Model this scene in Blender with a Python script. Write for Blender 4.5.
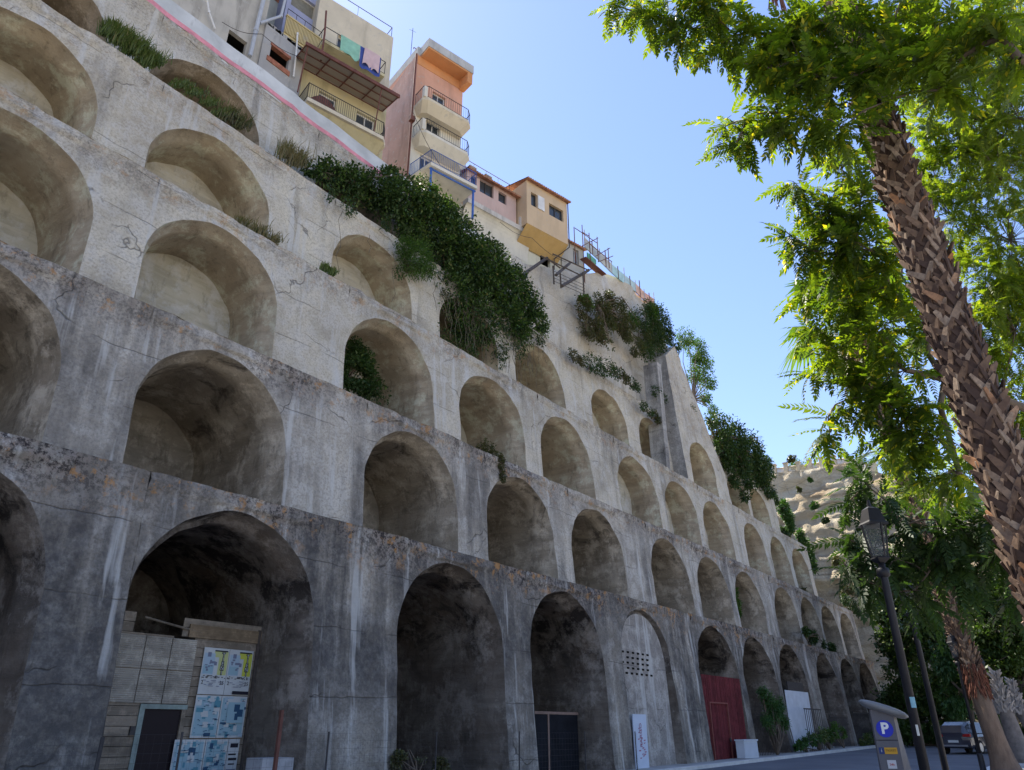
import bpy, bmesh, math, random
import numpy as np
from mathutils import Vector, Matrix, noise
for o in list(bpy.data.objects): bpy.data.objects.remove(o)
S = bpy.context.scene
COL = S.collection
PI = math.pi
R = math.radians
# ---------------- camera ----------------
EYE = Vector((0, 0, 1.5))
PITCH, HEAD, FPX = 25.1, 37.8, 738.0
cd = bpy.data.cameras.new('camera'); cam = bpy.data.objects.new('camera', cd); COL.objects.link(cam)
cam.location = EYE; cam.rotation_euler = (R(90 + PITCH), 0, R(HEAD - 90))
cd.sensor_width = 36; cd.lens = 36 * FPX / 1024; cd.clip_start = .05; cd.clip_end = 3000
S.camera = cam
# ---------------- light ----------------
SUN_EL, SUN_AZ = R(57), R(78)          # azimuth from +X (along the wall) towards +Y (into the hill)
w = bpy.data.worlds.new('World'); S.world = w; w.use_nodes = True
nt = w.node_tree; bg = nt.nodes['Background']
sky = nt.nodes.new('ShaderNodeTexSky'); sky.sky_type = 'NISHITA'; sky.sun_disc = False
sky.sun_elevation = SUN_EL; sky.sun_rotation = PI / 2 - SUN_AZ
sky.air_density = 1.15; sky.dust_density = 0.25; sky.ozone_density = 4.5; sky.altitude = 50
mx_ = nt.nodes.new('ShaderNodeMix'); mx_.data_type = 'RGBA'; mx_.blend_type = 'MULTIPLY'; mx_.inputs[0].default_value = 1; mx_.inputs[7].default_value = (.97, .875, .93, 1)
nt.links.new(sky.outputs[0], mx_.inputs[6]); nt.links.new(mx_.outputs[2], bg.inputs[0]); bg.inputs[1].default_value = 0.12
sl = bpy.data.lights.new('sun', 'SUN'); sun = bpy.data.objects.new('sun', sl); COL.objects.link(sun)
sl.energy = 4.4; sl.angle = R(.5); sl.color = (1, .93, .82)
sd = Vector((math.cos(SUN_EL) * math.cos(SUN_AZ), math.cos(SUN_EL) * math.sin(SUN_AZ), math.sin(SUN_EL)))
sun.rotation_euler = sd.to_track_quat('Z', 'Y').to_euler(); sun.location = sd * 60
S.view_settings.view_transform = 'Standard'; S.view_settings.look = 'None'
S.view_settings.exposure = 1.33; S.view_settings.gamma = 1
S.render.engine = 'CYCLES'
S.cycles.max_bounces = 6; S.cycles.diffuse_bounces = 3; S.cycles.transparent_max_bounces = 8

# ---------------- helpers ----------------
_th, _ph = R(PITCH), R(HEAD)
def ray(x, y):
    X = (x - 512) / FPX; Y = (385 - y) / FPX
    fw = math.cos(_th) - Y * math.sin(_th); up = math.sin(_th) + Y * math.cos(_th)
    return Vector((X * math.sin(_ph) + fw * math.cos(_ph), -X * math.cos(_ph) + fw * math.sin(_ph), up))
def at(x, y, V):                       # the point seen at a pixel, at distance V into the hill
    r = ray(x, y); return EYE + r * (V / r.y)
def atd(x, y, d):                      # the point seen at a pixel, at horizontal distance d
    r = ray(x, y); return EYE + r * (d / math.hypot(r.x, r.y))
def link(o): COL.objects.link(o); return o
def tag(o, label=None, cat=None, group=None, kind=None):
    if label: o['label'] = label
    if cat: o['category'] = cat
    if group: o['group'] = group
    if kind: o['kind'] = kind
    return o
WL = {}
def thing(name, label, cat, loc=(0, 0, 0), group=None):
    o = link(bpy.data.objects.new(name, None)); o.location = loc; o.empty_display_size = .3
    WL[o.name] = Vector(loc); return tag(o, label, cat, group)
class MB:
    def __init__(s): s.v = []; s.f = []; s.m = []
    def add(s, vs, fs, mi=0):
        b = len(s.v); s.v += [tuple(v) for v in vs]
        for f in fs: s.f.append(tuple(i + b for i in f)); s.m.append(mi)
    def quad(s, a, b, c, d, mi=0): s.add([a, b, c, d], [(0, 1, 2, 3)], mi)
    def box(s, p0, p1, mi=0):
        x0, y0, z0 = p0; x1, y1, z1 = p1
        s.add([(x0,y0,z0),(x1,y0,z0),(x1,y1,z0),(x0,y1,z0),(x0,y0,z1),(x1,y0,z1),(x1,y1,z1),(x0,y1,z1)],
              [(0,3,2,1),(4,5,6,7),(0,1,5,4),(1,2,6,5),(2,3,7,6),(3,0,4,7)], mi)
    def obox(s, c, size, rot=None, mi=0):
        M = (rot or Matrix.Identity(3)); c = Vector(c); hx, hy, hz = [q / 2 for q in size]
        vs = [c + M @ Vector((a * hx, b * hy, d * hz)) for d in (-1, 1) for a, b in ((-1,-1),(1,-1),(1,1),(-1,1))]
        s.add(vs, [(0,3,2,1),(4,5,6,7),(0,1,5,4),(1,2,6,5),(2,3,7,6),(3,0,4,7)], mi)
    def tube(s, pts, r, n=8, mi=0, cap=True):
        pts = [Vector(p) for p in pts]; rs = r if isinstance(r, (list, tuple)) else [r] * len(pts)
        vs = []; up = None
        for i, p in enumerate(pts):
            t = (pts[min(i+1, len(pts)-1)] - pts[max(i-1, 0)])
            if t.length < 1e-9: t = Vector((0, 0, 1))
            t.normalize()
            if up is None: up = Vector((0, 0, 1)) if abs(t.z) < .9 else Vector((1, 0, 0))
            a = t.cross(up).normalized(); b = a.cross(t).normalized(); up = b
            for k in range(n):
                an = 2 * PI * k / n; vs.append(p + (a * math.cos(an) + b * math.sin(an)) * rs[i])
        fs = []
        for i in range(len(pts) - 1):
            for k in range(n):
                fs.append((i*n+k, i*n+(k+1) % n, (i+1)*n+(k+1) % n, (i+1)*n+k))
        if cap: fs.append(tuple(range(n))[::-1]); fs.append(tuple((len(pts)-1)*n+k for k in range(n)))
        s.add(vs, fs, mi)
    def build(s, name, mat, parent=None, origin=None, smooth=False, local=False):
        off = Vector((0, 0, 0))
        if parent is not None and not local: off = WL[parent.name]
        elif origin is not None: off = Vector(origin)
        me = bpy.data.meshes.new(name)
        me.from_pydata([(v[0]-off.x, v[1]-off.y, v[2]-off.z) for v in s.v], [], s.f)
        for m in (mat if isinstance(mat, (list, tuple)) else [mat]): me.materials.append(m)
        if len(me.materials) > 1: me.polygons.foreach_set('material_index', s.m)
        if smooth: me.polygons.foreach_set('use_smooth', [True] * len(me.polygons))
        me.update()
        o = link(bpy.data.objects.new(name, me))
        if parent is not None: o.parent = parent; WL[o.name] = WL[parent.name] if not local else Vector((0,0,0))
        else: o.location = off; WL[o.name] = off
        return o
def npmesh(name, V, F, mat, parent=None, origin=(0, 0, 0), smooth=False):
    """V (n,3) array, F (m,k) array of faces"""
    off = WL[parent.name] if parent is not None else Vector(origin)
    me = bpy.data.meshes.new(name); V = V - np.array(off)
    me.vertices.add(len(V)); me.vertices.foreach_set('co', V.astype(np.float32).ravel())
    k = F.shape[1]; me.loops.add(F.size); me.loops.foreach_set('vertex_index', F.astype(np.int32).ravel())
    me.polygons.add(len(F)); me.polygons.foreach_set('loop_start', np.arange(0, F.size, k, dtype=np.int32))
    me.polygons.foreach_set('loop_total', np.full(len(F), k, dtype=np.int32))
    me.update(calc_edges=True)
    for m in (mat if isinstance(mat, (list, tuple)) else [mat]): me.materials.append(m)
    o = link(bpy.data.objects.new(name, me))
    if parent is not None: o.parent = parent; WL[o.name] = off
    else: o.location = off; WL[o.name] = off
    return o
# ---------------- materials ----------------
class NT:
    def __init__(s, name):
        s.m = bpy.data.materials.new(name); s.m.use_nodes = True; s.t = s.m.node_tree
        s.b = s.t.nodes['Principled BSDF']; s.out = s.t.nodes['Material Output']
        s.geo = s.t.nodes.new('ShaderNodeNewGeometry'); s.pos = s.geo.outputs['Position']
    def n(s, ty, **kw):
        o = s.t.nodes.new(ty)
        for k, v in kw.items(): setattr(o, k, v)
        return o
    def l(s, a, b): s.t.links.new(a, b)
    def mapping(s, scale=(1,1,1), src=None):
        m = s.n('ShaderNodeMapping'); m.inputs['Scale'].default_value = scale; s.l(src or s.pos, m.inputs[0]); return m.outputs[0]
    def noise(s, scale=1, detail=4, rough=.55, vscale=None, dist=0, src=None):
        x = s.n('ShaderNodeTexNoise'); x.inputs['Scale'].default_value = scale; x.inputs['Detail'].default_value = detail
        x.inputs['Roughness'].default_value = rough; x.inputs['Distortion'].default_value = dist
        s.l(s.mapping(vscale, src) if vscale else (src or s.pos), x.inputs['Vector']); return x.outputs['Fac']
    def ramp(s, src, stops):
        r = s.n('ShaderNodeValToRGB'); e = r.color_ramp.elements
        while len(e) < len(stops): e.new(.5)
        for i, (p, c) in enumerate(stops):
            e[i].position = p; e[i].color = (c, c, c, 1) if not isinstance(c, (tuple, list)) else (*c, 1)
        s.l(src, r.inputs[0]); return r.outputs[0]
    def mix(s, fac, a, b, mode='MIX'):
        x = s.n('ShaderNodeMix', data_type='RGBA', blend_type=mode)
        for v, i in ((fac, 0), (a, 6), (b, 7)):
            if isinstance(v, (int, float)): x.inputs[i].default_value = v
            elif isinstance(v, (tuple, list)): x.inputs[i].default_value = (*v, 1)
            else: s.l(v, x.inputs[i])
        return x.outputs[2]
    def math(s, op, a, b=None, clamp=False):
        x = s.n('ShaderNodeMath', operation=op); x.use_clamp = clamp
        for v, i in ((a, 0), (b, 1)):
            if v is None: continue
            if isinstance(v, (int, float)): x.inputs[i].default_value = v
            else: s.l(v, x.inputs[i])
        return x.outputs[0]
    def bump(s, h, strength=.5, dist=.05):
        b = s.n('ShaderNodeBump'); b.inputs['Strength'].default_value = strength; b.inputs['Distance'].default_value = dist
        s.l(h, b.inputs['Height']); s.l(b.outputs[0], s.b.inputs['Normal']); return b
    def fin(s, col, rough=.9, spec=.2, metal=0):
        if isinstance(col, (tuple, list)): s.b.inputs['Base Color'].default_value = (*col, 1)
        else: s.l(col, s.b.inputs['Base Color'])
        s.b.inputs['Roughness'].default_value = rough; s.b.inputs['Specular IOR Level'].default_value = spec
        s.b.inputs['Metallic'].default_value = metal; return s.m
def simple(name, col, rough=.8, var=.25, scale=3, metal=0, spec=.3, bump=.15, streak=False):
    t = NT(name); nz = t.noise(scale, 5, .6, vscale=(1,1,.25) if streak else None)
    a = tuple(c * (1 - var) for c in col); b = tuple(min(1, c * (1 + var)) for c in col)
    c = t.mix(t.ramp(nz, [(.3, 0), (.7, 1)]), a, b)
    if bump: t.bump(t.noise(scale * 12, 3), bump, .02)
    return t.fin(c, rough, spec, metal)
def concrete(name, light=(.46,.42,.36), dark=(.29,.26,.22), stain=.3, crust=0.0, zc=0, seed=0, pale=0, lam=0.):
    """board-marked old concrete; stain = share of blue-black algae runs, crust = lichen band under the ledge at height zc"""
    t = NT(name)
    big = t.noise(.35, 6, .62, dist=.4); med = t.noise(1.7, 6, .65)
    c = t.mix(t.ramp(big, [(.36, 0), (.62, 1)]), dark, light)
    c = t.mix(t.ramp(med, [(.46, 0), (.60, .5)]), c, (.58,.55,.50))
    fine = t.noise(14, 4, .7)
    c = t.mix(t.ramp(fine, [(.35, .5), (.55, 0)]), c, tuple(x * .55 for x in dark))
    # vertical algae runs
    st = t.noise(1.3, 6, .62, vscale=(1, 1, .085)); bl = t.noise(.42, 4, .6, vscale=(1, 1, .6))
    m = t.math('ADD', t.math('MULTIPLY', st, .80), t.math('MULTIPLY', bl, .32))
    k = .70 - .30 * stain
    m = t.ramp(m, [(k - .04, 0), (k + .03, .25 + stain * .35), (k + .10, min(1, .4 + stain * .6))])
    m = t.math('MULTIPLY', m, t.ramp(t.noise(5, 5, .7), [(.25, .55), (.6, 1)]))
    m = t.math('MULTIPLY', m, t.ramp(t.noise(.19, 3, .6), [(.40, .12 + .4*stain), (.56, 1)]))
    c = t.mix(m, c, t.mix(t.noise(2.5, 3), (.022,.021,.022), (.085,.081,.082)))
    # pale lime runs
    st2 = t.noise(1.8, 4, .6, vscale=(1.3, 1, .07))
    c = t.mix(t.math('MULTIPLY', t.ramp(st2, [(.57, 0), (.66, .75)]), .8), c, (.56,.55,.52))
    # pour joints and cracks
    sep = t.n('ShaderNodeSeparateXYZ'); t.l(t.pos, sep.inputs[0])
    zz = t.math('ADD', sep.outputs[2], t.math('MULTIPLY', t.noise(.8, 3), .25))
    fr = t.math('ABSOLUTE', t.math('SUBTRACT', t.math('FRACT', t.math('MULTIPLY', zz, .62)), .5))
    line = t.ramp(fr, [(.0, 1), (.012, 0)])
    line = t.math('MULTIPLY', line, t.ramp(t.noise(.6, 3), [(.45, 0), (.55, .6)]))
    vo = t.n('ShaderNodeTexVoronoi', feature='DISTANCE_TO_EDGE'); vo.inputs['Scale'].default_value = .33
    wa = t.n('ShaderNodeVectorMath', operation='ADD'); nn = t.n('ShaderNodeTexNoise'); nn.inputs['Scale'].default_value = 1.1; nn.inputs['Detail'].default_value = 3
    t.l(t.pos, nn.inputs['Vector']); t.l(t.pos, wa.inputs[0]); t.l(nn.outputs['Color'], wa.inputs[1]); t.l(wa.outputs[0], vo.inputs['Vector'])
    ck = t.ramp(vo.outputs['Distance'], [(.0, 1), (.007, 0)])
    ck = t.math('MULTIPLY', ck, t.ramp(t.noise(.45, 2), [(.54, 0), (.60, .7)]))
    c = t.mix(line, c, tuple(x * .35 for x in dark)); c = t.mix(ck, c, (.05,.045,.04))
    if crust:
        # lichen and dirt crust along the ledge
        dz = t.math('SUBTRACT', t.math('SUBTRACT', zc, t.math('MULTIPLY', sep.outputs[0], lam)), sep.outputs[2])
        dz = t.math('ADD', dz, t.math('MULTIPLY', t.math('SUBTRACT', t.noise(.8, 4), .5), 1.6))
        band = t.ramp(t.math('MULTIPLY', dz, .5), [(.15, 1), (.62, 0)])
        cm = t.math('MULTIPLY', band, t.ramp(t.noise(3.0, 6, .8), [(.42, 0), (.50, 1)]))
        c = t.mix(t.math('MULTIPLY', t.math('MULTIPLY', cm, crust), t.ramp(t.noise(.3, 3), [(.38, .25), (.58, 1)])), c, t.mix(t.ramp(t.noise(7, 4, .8), [(.44, 0), (.56, 1)]), (.025,.02,.022), (.26,.22,.19)))
        om = t.math('MULTIPLY', band, t.ramp(t.noise(2.1, 6, .75), [(.56, 0), (.62, .85)]))
        c = t.mix(t.math('MULTIPLY', om, crust), c, (.42,.22,.08))
    h = t.math('ADD', t.math('MULTIPLY', t.noise(9, 6, .75), .6), t.math('MULTIPLY', t.noise(2.2, 4, .6), 1.0))
    h = t.math('SUBTRACT', h, t.math('MULTIPLY', t.math('ADD', line, ck, True), .8))
    t.bump(h, .75, .07)
    return t.fin(c, .92, .15)
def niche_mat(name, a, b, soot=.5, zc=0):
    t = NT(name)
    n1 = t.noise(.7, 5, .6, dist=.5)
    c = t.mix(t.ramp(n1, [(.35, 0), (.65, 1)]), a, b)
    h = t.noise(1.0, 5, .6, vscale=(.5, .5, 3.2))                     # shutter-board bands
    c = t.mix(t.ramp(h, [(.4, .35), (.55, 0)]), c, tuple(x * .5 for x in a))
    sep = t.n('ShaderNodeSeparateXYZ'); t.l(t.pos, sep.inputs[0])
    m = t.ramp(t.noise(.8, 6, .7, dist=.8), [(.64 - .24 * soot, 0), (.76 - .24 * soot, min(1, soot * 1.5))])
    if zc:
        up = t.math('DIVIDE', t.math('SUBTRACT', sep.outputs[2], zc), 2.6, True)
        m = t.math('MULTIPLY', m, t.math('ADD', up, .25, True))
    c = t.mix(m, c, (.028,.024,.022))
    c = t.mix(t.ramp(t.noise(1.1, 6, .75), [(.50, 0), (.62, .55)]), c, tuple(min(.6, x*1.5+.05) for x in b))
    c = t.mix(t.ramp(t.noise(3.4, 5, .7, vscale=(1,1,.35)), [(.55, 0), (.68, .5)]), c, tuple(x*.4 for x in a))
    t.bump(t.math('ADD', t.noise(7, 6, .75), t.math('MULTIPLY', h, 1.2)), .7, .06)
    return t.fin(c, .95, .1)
def leafmat(name, cols, trans=.35, rough=.5, hue=True, tcol=None, pscale=.6):
    """cols: two base colours mixed by clump and by leaf"""
    t = NT(name); rnd = t.geo.outputs['Random Per Island']
    nz = t.ramp(t.noise(pscale, 3, .6), [(.35, 0), (.65, 1)])
    f = t.math('ADD', t.math('MULTIPLY', rnd, .55), t.math('MULTIPLY', nz, .45))
    c = t.mix(f, cols[0], cols[1])
    if len(cols) > 2: c = t.mix(t.ramp(rnd, [(.93, 0), (.97, 1)]), c, cols[2])
    t.fin(c, rough, .35)
    tr = t.n('ShaderNodeBsdfTranslucent')
    tc = t.mix(1.0, c, tcol or (1.6, 1.9, .55), 'MULTIPLY'); t.l(tc, tr.inputs[0])
    ms = t.n('ShaderNodeMixShader'); ms.inputs[0].default_value = trans
    t.l(t.b.outputs[0], ms.inputs[1]); t.l(tr.outputs[0], ms.inputs[2]); t.l(ms.outputs[0], t.out.inputs[0])
    return t.m
def fbm(p, s=1.0, o=4): return noise.fractal(Vector(p) * s, 1.0, 2.1, o)
# ---------------- ground ----------------
def gz(x, y): return .013 * max(0, min(x, 90) - 18) + .012 * (14 - max(-30, min(y, 20))) - .04
def sheet(name, mat, xs, yfun, dz, kind='structure', ny=2):
    b = MB(); rows = []
    for x in xs:
        y0, y1 = yfun(x); r = [(x, y0 + (y1 - y0) * j / ny, gz(x, y0 + (y1 - y0) * j / ny) + dz) for j in range(ny + 1)]; rows.append(r)
    vs = [p for r in rows for p in r]; n = ny + 1
    fs = [(i*n+j, (i+1)*n+j, (i+1)*n+j+1, i*n+j+1) for i in range(len(rows)-1) for j in range(ny)]
    b.add(vs, fs); o = b.build(name, mat); tag(o, kind=kind); return o
XS = [-300, -60, -30, -15] + [i * 3 for i in range(-4, 31)] + [100, 140, 300, 900]
def right_kerb(x): return 3.4 + .035 * max(0, min(x, 60)) - .0012 * max(0, x - 60) ** 2 * 0
def left_kerb(x): return 14.3 - .0 * x
tg = NT('ground_soil'); M_ground = tg.fin(tg.mix(tg.noise(.5, 5), (.30,.25,.18), (.40,.35,.26)), .95)
ta = NT('asphalt'); c_ = ta.mix(ta.ramp(ta.noise(.5, 4), [(.3, 0), (.7, 1)]), (.11,.113,.125), (.17,.172,.182))
c_ = ta.mix(ta.ramp(ta.noise(60, 2), [(.45, 0), (.75, .4)]), c_, (.16,.16,.16)); ta.bump(ta.noise(80, 2), .3, .01); M_asph = ta.fin(c_, .8)
M_pave = simple('pavement_stone', (.36,.34,.31), .85, .2, 1.2)
M_kerb = simple('kerb_stone', (.55,.54,.51), .8, .15, 2)
sheet('ground', M_ground, XS, lambda x: (-300, 60), -.02, ny=8)
sheet('road', M_asph, XS, lambda x: (right_kerb(x), 14.3), .0, ny=4)
def kerbline(name, f, side):
    b = MB()
    for i in range(len(XS) - 1):
        x0, x1 = XS[i], XS[i+1]
        if x0 < -30 or x1 > 140: continue
        y0, y1 = f(x0), f(x1); h = .13
        a = [(x0, y0, gz(x0,y0)-.1), (x1, y1, gz(x1,y1)-.1), (x1, y1, gz(x1,y1)+h), (x0, y0, gz(x0,y0)+h),
             (x0, y0+side*.22, gz(x0,y0)-.1), (x1, y1+side*.22, gz(x1,y1)-.1), (x1, y1+side*.22, gz(x1,y1)+h), (x0, y0+side*.22, gz(x0,y0)+h)]
        b.add(a, [(0,1,2,3), (3,2,6,7), (7,6,5,4)])
    o = b.build(name, M_kerb); tag(o, kind='structure')
kerbline('kerb', left_kerb, 1); kerbline('kerb', right_kerb, -1)
sheet('pavement', M_pave, XS, lambda x: (14.52, 19), .125)
sheet('pavement', M_pave, XS, lambda x: (-14, right_kerb(x) - .22), .125, ny=4)
# ---------------- the arcaded retaining wall ----------------
D = {1: 16.0, 2: 18.1, 3: 19.7, 4: 21.3, 5: 23.1, 6: 20.75, 7: 20.9}
BELOW = {2: 1, 3: 2, 4: 3, 5: 4, 6: 3, 7: 3}
LED = {0: (0, 0), 1: (6.75, .003), 2: (11.85, .008), 3: (17.1, .010), 4: (22.15, .010), 5: (26.95, .010), 6: (26.5, 0), 7: (22.6, 0)}
CRN = {1: (6.28, .0), 2: (11.33, .008), 3: (16.57, .013), 4: (21.25, .011), 5: (25.85, .006), 6: (20.5, 0), 7: (20.0, 0)}
def led(t, u): return LED[t][0] - LED[t][1] * u if t else gz(u, 15.5) - .3
def vf(t, u, z): return D[t] - (led(t, u) - z) * .08
def disp(u, z, t):
    p = Vector((u, t * 7.3, z))
    d = .07 * noise.fractal(p * .35, 1, 2, 3) + .03 * noise.fractal(p * 1.7, 1, 2, 3)
    e = led(t, u) - z
    if e < .6: d += .07 * noise.noise(p * 3.1) * (1 - e / .6)
    if -.2 < e < .34 and t < 6: d += .07 + .05 * noise.noise(p * 1.3)
    return -d
def fpt(t, u, z): return (u, vf(t, u, z) + disp(u, z, t), z)
C_ALL = [-10.7, -2.7, 3.5, 9.85, 17.5, 23.75, 29.7, 37.05, 42.6, 48.1, 55.0, 60.4, 65.4, 70.6]
W = {1: 4.75, 2: 4.55, 3: 4.65, 4: 4.55, 5: 4.75}
wall = thing('arcaded_retaining_wall', 'huge grey concrete retaining wall of stacked arched niches climbing in stepped tiers beside the road', 'retaining wall', (30, 16, 0))
MT = {1: concrete('concrete_tier_bottom', (.41,.365,.30), (.22,.195,.165), .82, .9, 6.75),
      2: concrete('concrete_tier_second', (.53,.48,.40), (.31,.28,.24), .5, .75, 11.85, lam=.008),
      3: concrete('concrete_tier_third', (.60,.54,.43), (.40,.355,.28), .24, .5, 17.1, lam=.01),
      4: concrete('concrete_tier_fourth', (.62,.56,.44), (.42,.37,.29), .14, .3, 22.1, lam=.01),
      5: concrete('concrete_tier_top', (.58,.53,.43), (.38,.345,.28), .22, .4, 26.9, lam=.01)}
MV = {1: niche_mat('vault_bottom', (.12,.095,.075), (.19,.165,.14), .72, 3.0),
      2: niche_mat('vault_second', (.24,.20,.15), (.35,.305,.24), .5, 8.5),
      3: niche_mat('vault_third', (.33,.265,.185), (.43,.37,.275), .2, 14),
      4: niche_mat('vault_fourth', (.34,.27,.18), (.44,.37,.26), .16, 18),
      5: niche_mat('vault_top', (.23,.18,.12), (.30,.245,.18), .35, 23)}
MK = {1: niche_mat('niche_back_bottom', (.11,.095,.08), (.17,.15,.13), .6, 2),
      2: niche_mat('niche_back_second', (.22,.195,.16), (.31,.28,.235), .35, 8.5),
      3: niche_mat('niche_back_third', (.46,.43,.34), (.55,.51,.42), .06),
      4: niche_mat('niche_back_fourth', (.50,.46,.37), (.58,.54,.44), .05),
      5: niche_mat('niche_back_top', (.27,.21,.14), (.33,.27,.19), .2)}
NA = 30
def arad(c, w, a):
    return w/2 + math.sin(a)**.5 * (.06 * noise.noise(Vector((c*1.7, a*2.2, w))) + .035 * noise.noise(Vector((c*1.7, a*9, w*3)))) if 0 < a < PI else w/2
def outline(c, w, zs, zb, nj=6, na=NA):
    pts = []
    for i in range(nj): pts.append((c - w/2, zb + (zs - zb) * i / nj))
    for i in range(na + 1):
        a = PI - PI * i / na; r_ = arad(c, w, a) if 0 < i < na else w/2; pts.append((c + math.cos(a) * r_, zs + math.sin(a) * r_))
    for i in range(nj): pts.append((c + w/2, zs - (zs - zb) * (i + 1) / nj))
    return pts
def tier(t, u0, u1, arches, rows=14, topfun=None, endr=True):
    mb = MB(); zt = topfun or (lambda u: led(t, u)); zbf = lambda u: led(BELOW.get(t, 0), u) - (.25 if t > 1 else .3)
    def col(us, bots):
        vs = []
        for u, zb in zip(us, bots):
            top = zt(u)
            for j in range(rows + 1):
                z = zb + (top - zb) * j / rows; vs.append(fpt(t, u, z))
        n = rows + 1
        mb.add(vs, [(i*n+j, (i+1)*n+j, (i+1)*n+j+1, i*n+j+1) for i in range(len(us)-1) for j in range(rows)])
    def plain(a, b):
        if b - a < .01: return
        k = max(1, int((b - a) / .5)); us = [a + (b - a) * i / k for i in range(k + 1)]; col(us, [zbf(u) for u in us])
    x = u0
    for (c, w, dep) in sorted(arches):
        zc = CRN[t][0] - CRN[t][1] * c; zs = zc - w/2
        plain(x, c - w/2)
        ol_ = outline(c, w, zs, 0, nj=0); col([q[0] for q in ol_], [q[1] for q in ol_])
        x = c + w/2
    plain(x, u1)
    # ledge on top
    n = int((u1 - u0) / .4)
    for i in range(n):
        a = u0 + (u1-u0) * i / n; b = u0 + (u1-u0) * (i+1) / n
        pa, pb = fpt(t, a, zt(a)), fpt(t, b, zt(b))
        y = {1: 18.7, 2: 20.3, 3: 21.9, 4: 23.7, 5: 25.1}.get(t, 28)
        mb.add([pa, pb, (b, y, zt(b) + .05), (a, y, zt(a) + .05)], [(0, 1, 2, 3)])
    if endr:
        zs_ = [zbf(u1) + (zt(u1) - zbf(u1)) * j / rows for j in range(rows + 1)]
        for j in range(rows):
            a, b = fpt(t, u1, zs_[j]), fpt(t, u1, zs_[j+1])
            mb.quad(a, (u1, a[1] + 9, a[2]), (u1, b[1] + 9, b[2]), b)
    o = mb.build('arcade_tier', MT[t], wall, smooth=True)
    for (c, w, dep) in arches: niche(t, c, w, dep, o, zbf(c) if t > 1 else gz(c, 16) - .3)
    return o
def niche(t, c, w, dep, par, zb):
    zc = CRN[t][0] - CRN[t][1] * c; zs = zc - w/2
    dd = [0, .05, .42, .46]; sh = [0, .03, .10, .20]
    k = max(3, int(dep / .6)); dd += [.46 + (dep - .46) * (i + 1) / k for i in range(k)]; sh += [.20 + .05 * (i+1)/k for i in range(k)]
    ol = outline(c, w, zs, zb); n = len(ol); vs = []
    for q, (d, s) in enumerate(zip(dd, sh)):
        for (u, z) in ol:
            f = fpt(t, u, z); rx = u - c; rz = max(0, z - zs); L = math.hypot(rx, rz) or 1
            k_ = 1 - s / max(L, .5)
            un = c + rx * k_; zn = (zs + rz * k_) if z > zs else z
            y = f[1] + d
            if q > 1:
                m = .05 * noise.fractal(Vector((un*.8, y*1.2 + t*9, zn*.8)), 1, 2, 4); un += m * rx / L; zn += m * rz / L
                y = D[t] - .25 + d if q > 3 else y
            vs.append((un, y, zn))
    mb = MB(); fs = [(q*n+i, q*n+i+1, (q+1)*n+i+1, (q+1)*n+i) for q in range(len(dd)-1) for i in range(n-1)]
    mb.add(vs, fs); y1 = D[t] - .25 + dep
    mb.add([(c-w/2, D[t]-1.0 if t == 1 else D[t] - .6, zb+.02), (c+w/2, D[t]-1.0 if t == 1 else D[t] - .6, zb+.02), (c+w/2, y1, zb+.02), (c-w/2, y1, zb+.02)], [(0,1,2,3)]) if t == 1 else None
    if t > 1:
        zl = led(BELOW[t], c) + .06; mb.add([(c-w/2, D[t]-.5, zl), (c+w/2, D[t]-.5, zl), (c+w/2, y1, zl), (c-w/2, y1, zl)], [(0,1,2,3)])
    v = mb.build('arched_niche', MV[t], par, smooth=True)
    # back wall
    bk = MB(); ww = w - 2 * sh[-1] + .5; rows = 6; vs = []
    us = [c + math.cos(PI - PI * i / 16) * ww/2 for i in range(17)]; tops = [zs + math.sin(PI - PI * i / 16) * ww/2 for i in range(17)]
    for u, tp in zip(us, tops):
        for j in range(rows + 1):
            z = zb + (tp - zb) * j / rows; vs.append((u, y1 - .02 + .06 * noise.fractal(Vector((u*.6, t*3., z*.6)), 1, 2, 3), z))
    m_ = rows + 1
    bk.add(vs, [(i*m_+j, (i+1)*m_+j, (i+1)*m_+j+1, i*m_+j+1) for i in range(16) for j in range(rows)])
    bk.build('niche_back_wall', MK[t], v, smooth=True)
dep1 = [6, 6, 5, 6.5, 5, 5, .45, 4, 4, 4, 3.5, 3.5, 3]
T1 = [(c, W[1] if i != 6 else 4.3, d) for i, (c, d) in enumerate(zip(C_ALL[:13], dep1))]
T2 = [(c, W[2], d) for c, d in zip(C_ALL, [3.5, 3.5, 3.5, 4.6, 4.0, 3.6, 3.6, 3.2, 3.2, 3.2, 3.2, 3, 3, 3])]
T3 = [(c + (.2 if i == 2 else 0), W[3] if i < 10 else 4.2, d) for i, (c, d) in enumerate(zip(C_ALL[:13], [2.6, 2.6, 3.0, 2.5, 3.6, 3.4, 3.0, 1.7, 1.7, 1.7, 2.4, 2.4, 2.0]))]
T4 = [(c, w_, d) for c, w_, d in zip(C_ALL[1:9], [4.6, 4.6, 4.7, 4.6, 4.3, 4.6, 4.4, 3.6], [2.3, 2.3, 2.3, 2.0, 3.5, 3.2, 1.9, 1.7])]
T5 = [(c, W[5], 3.2) for c in C_ALL[1:5]]
tier(1, -14, 68.4, T1); tier(2, -14, 73.6, T2); tier(3, -14, 68.5, T3); tier(4, -14, 46.2, T4, endr=False); tier(5, -14, 30, T5)

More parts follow.
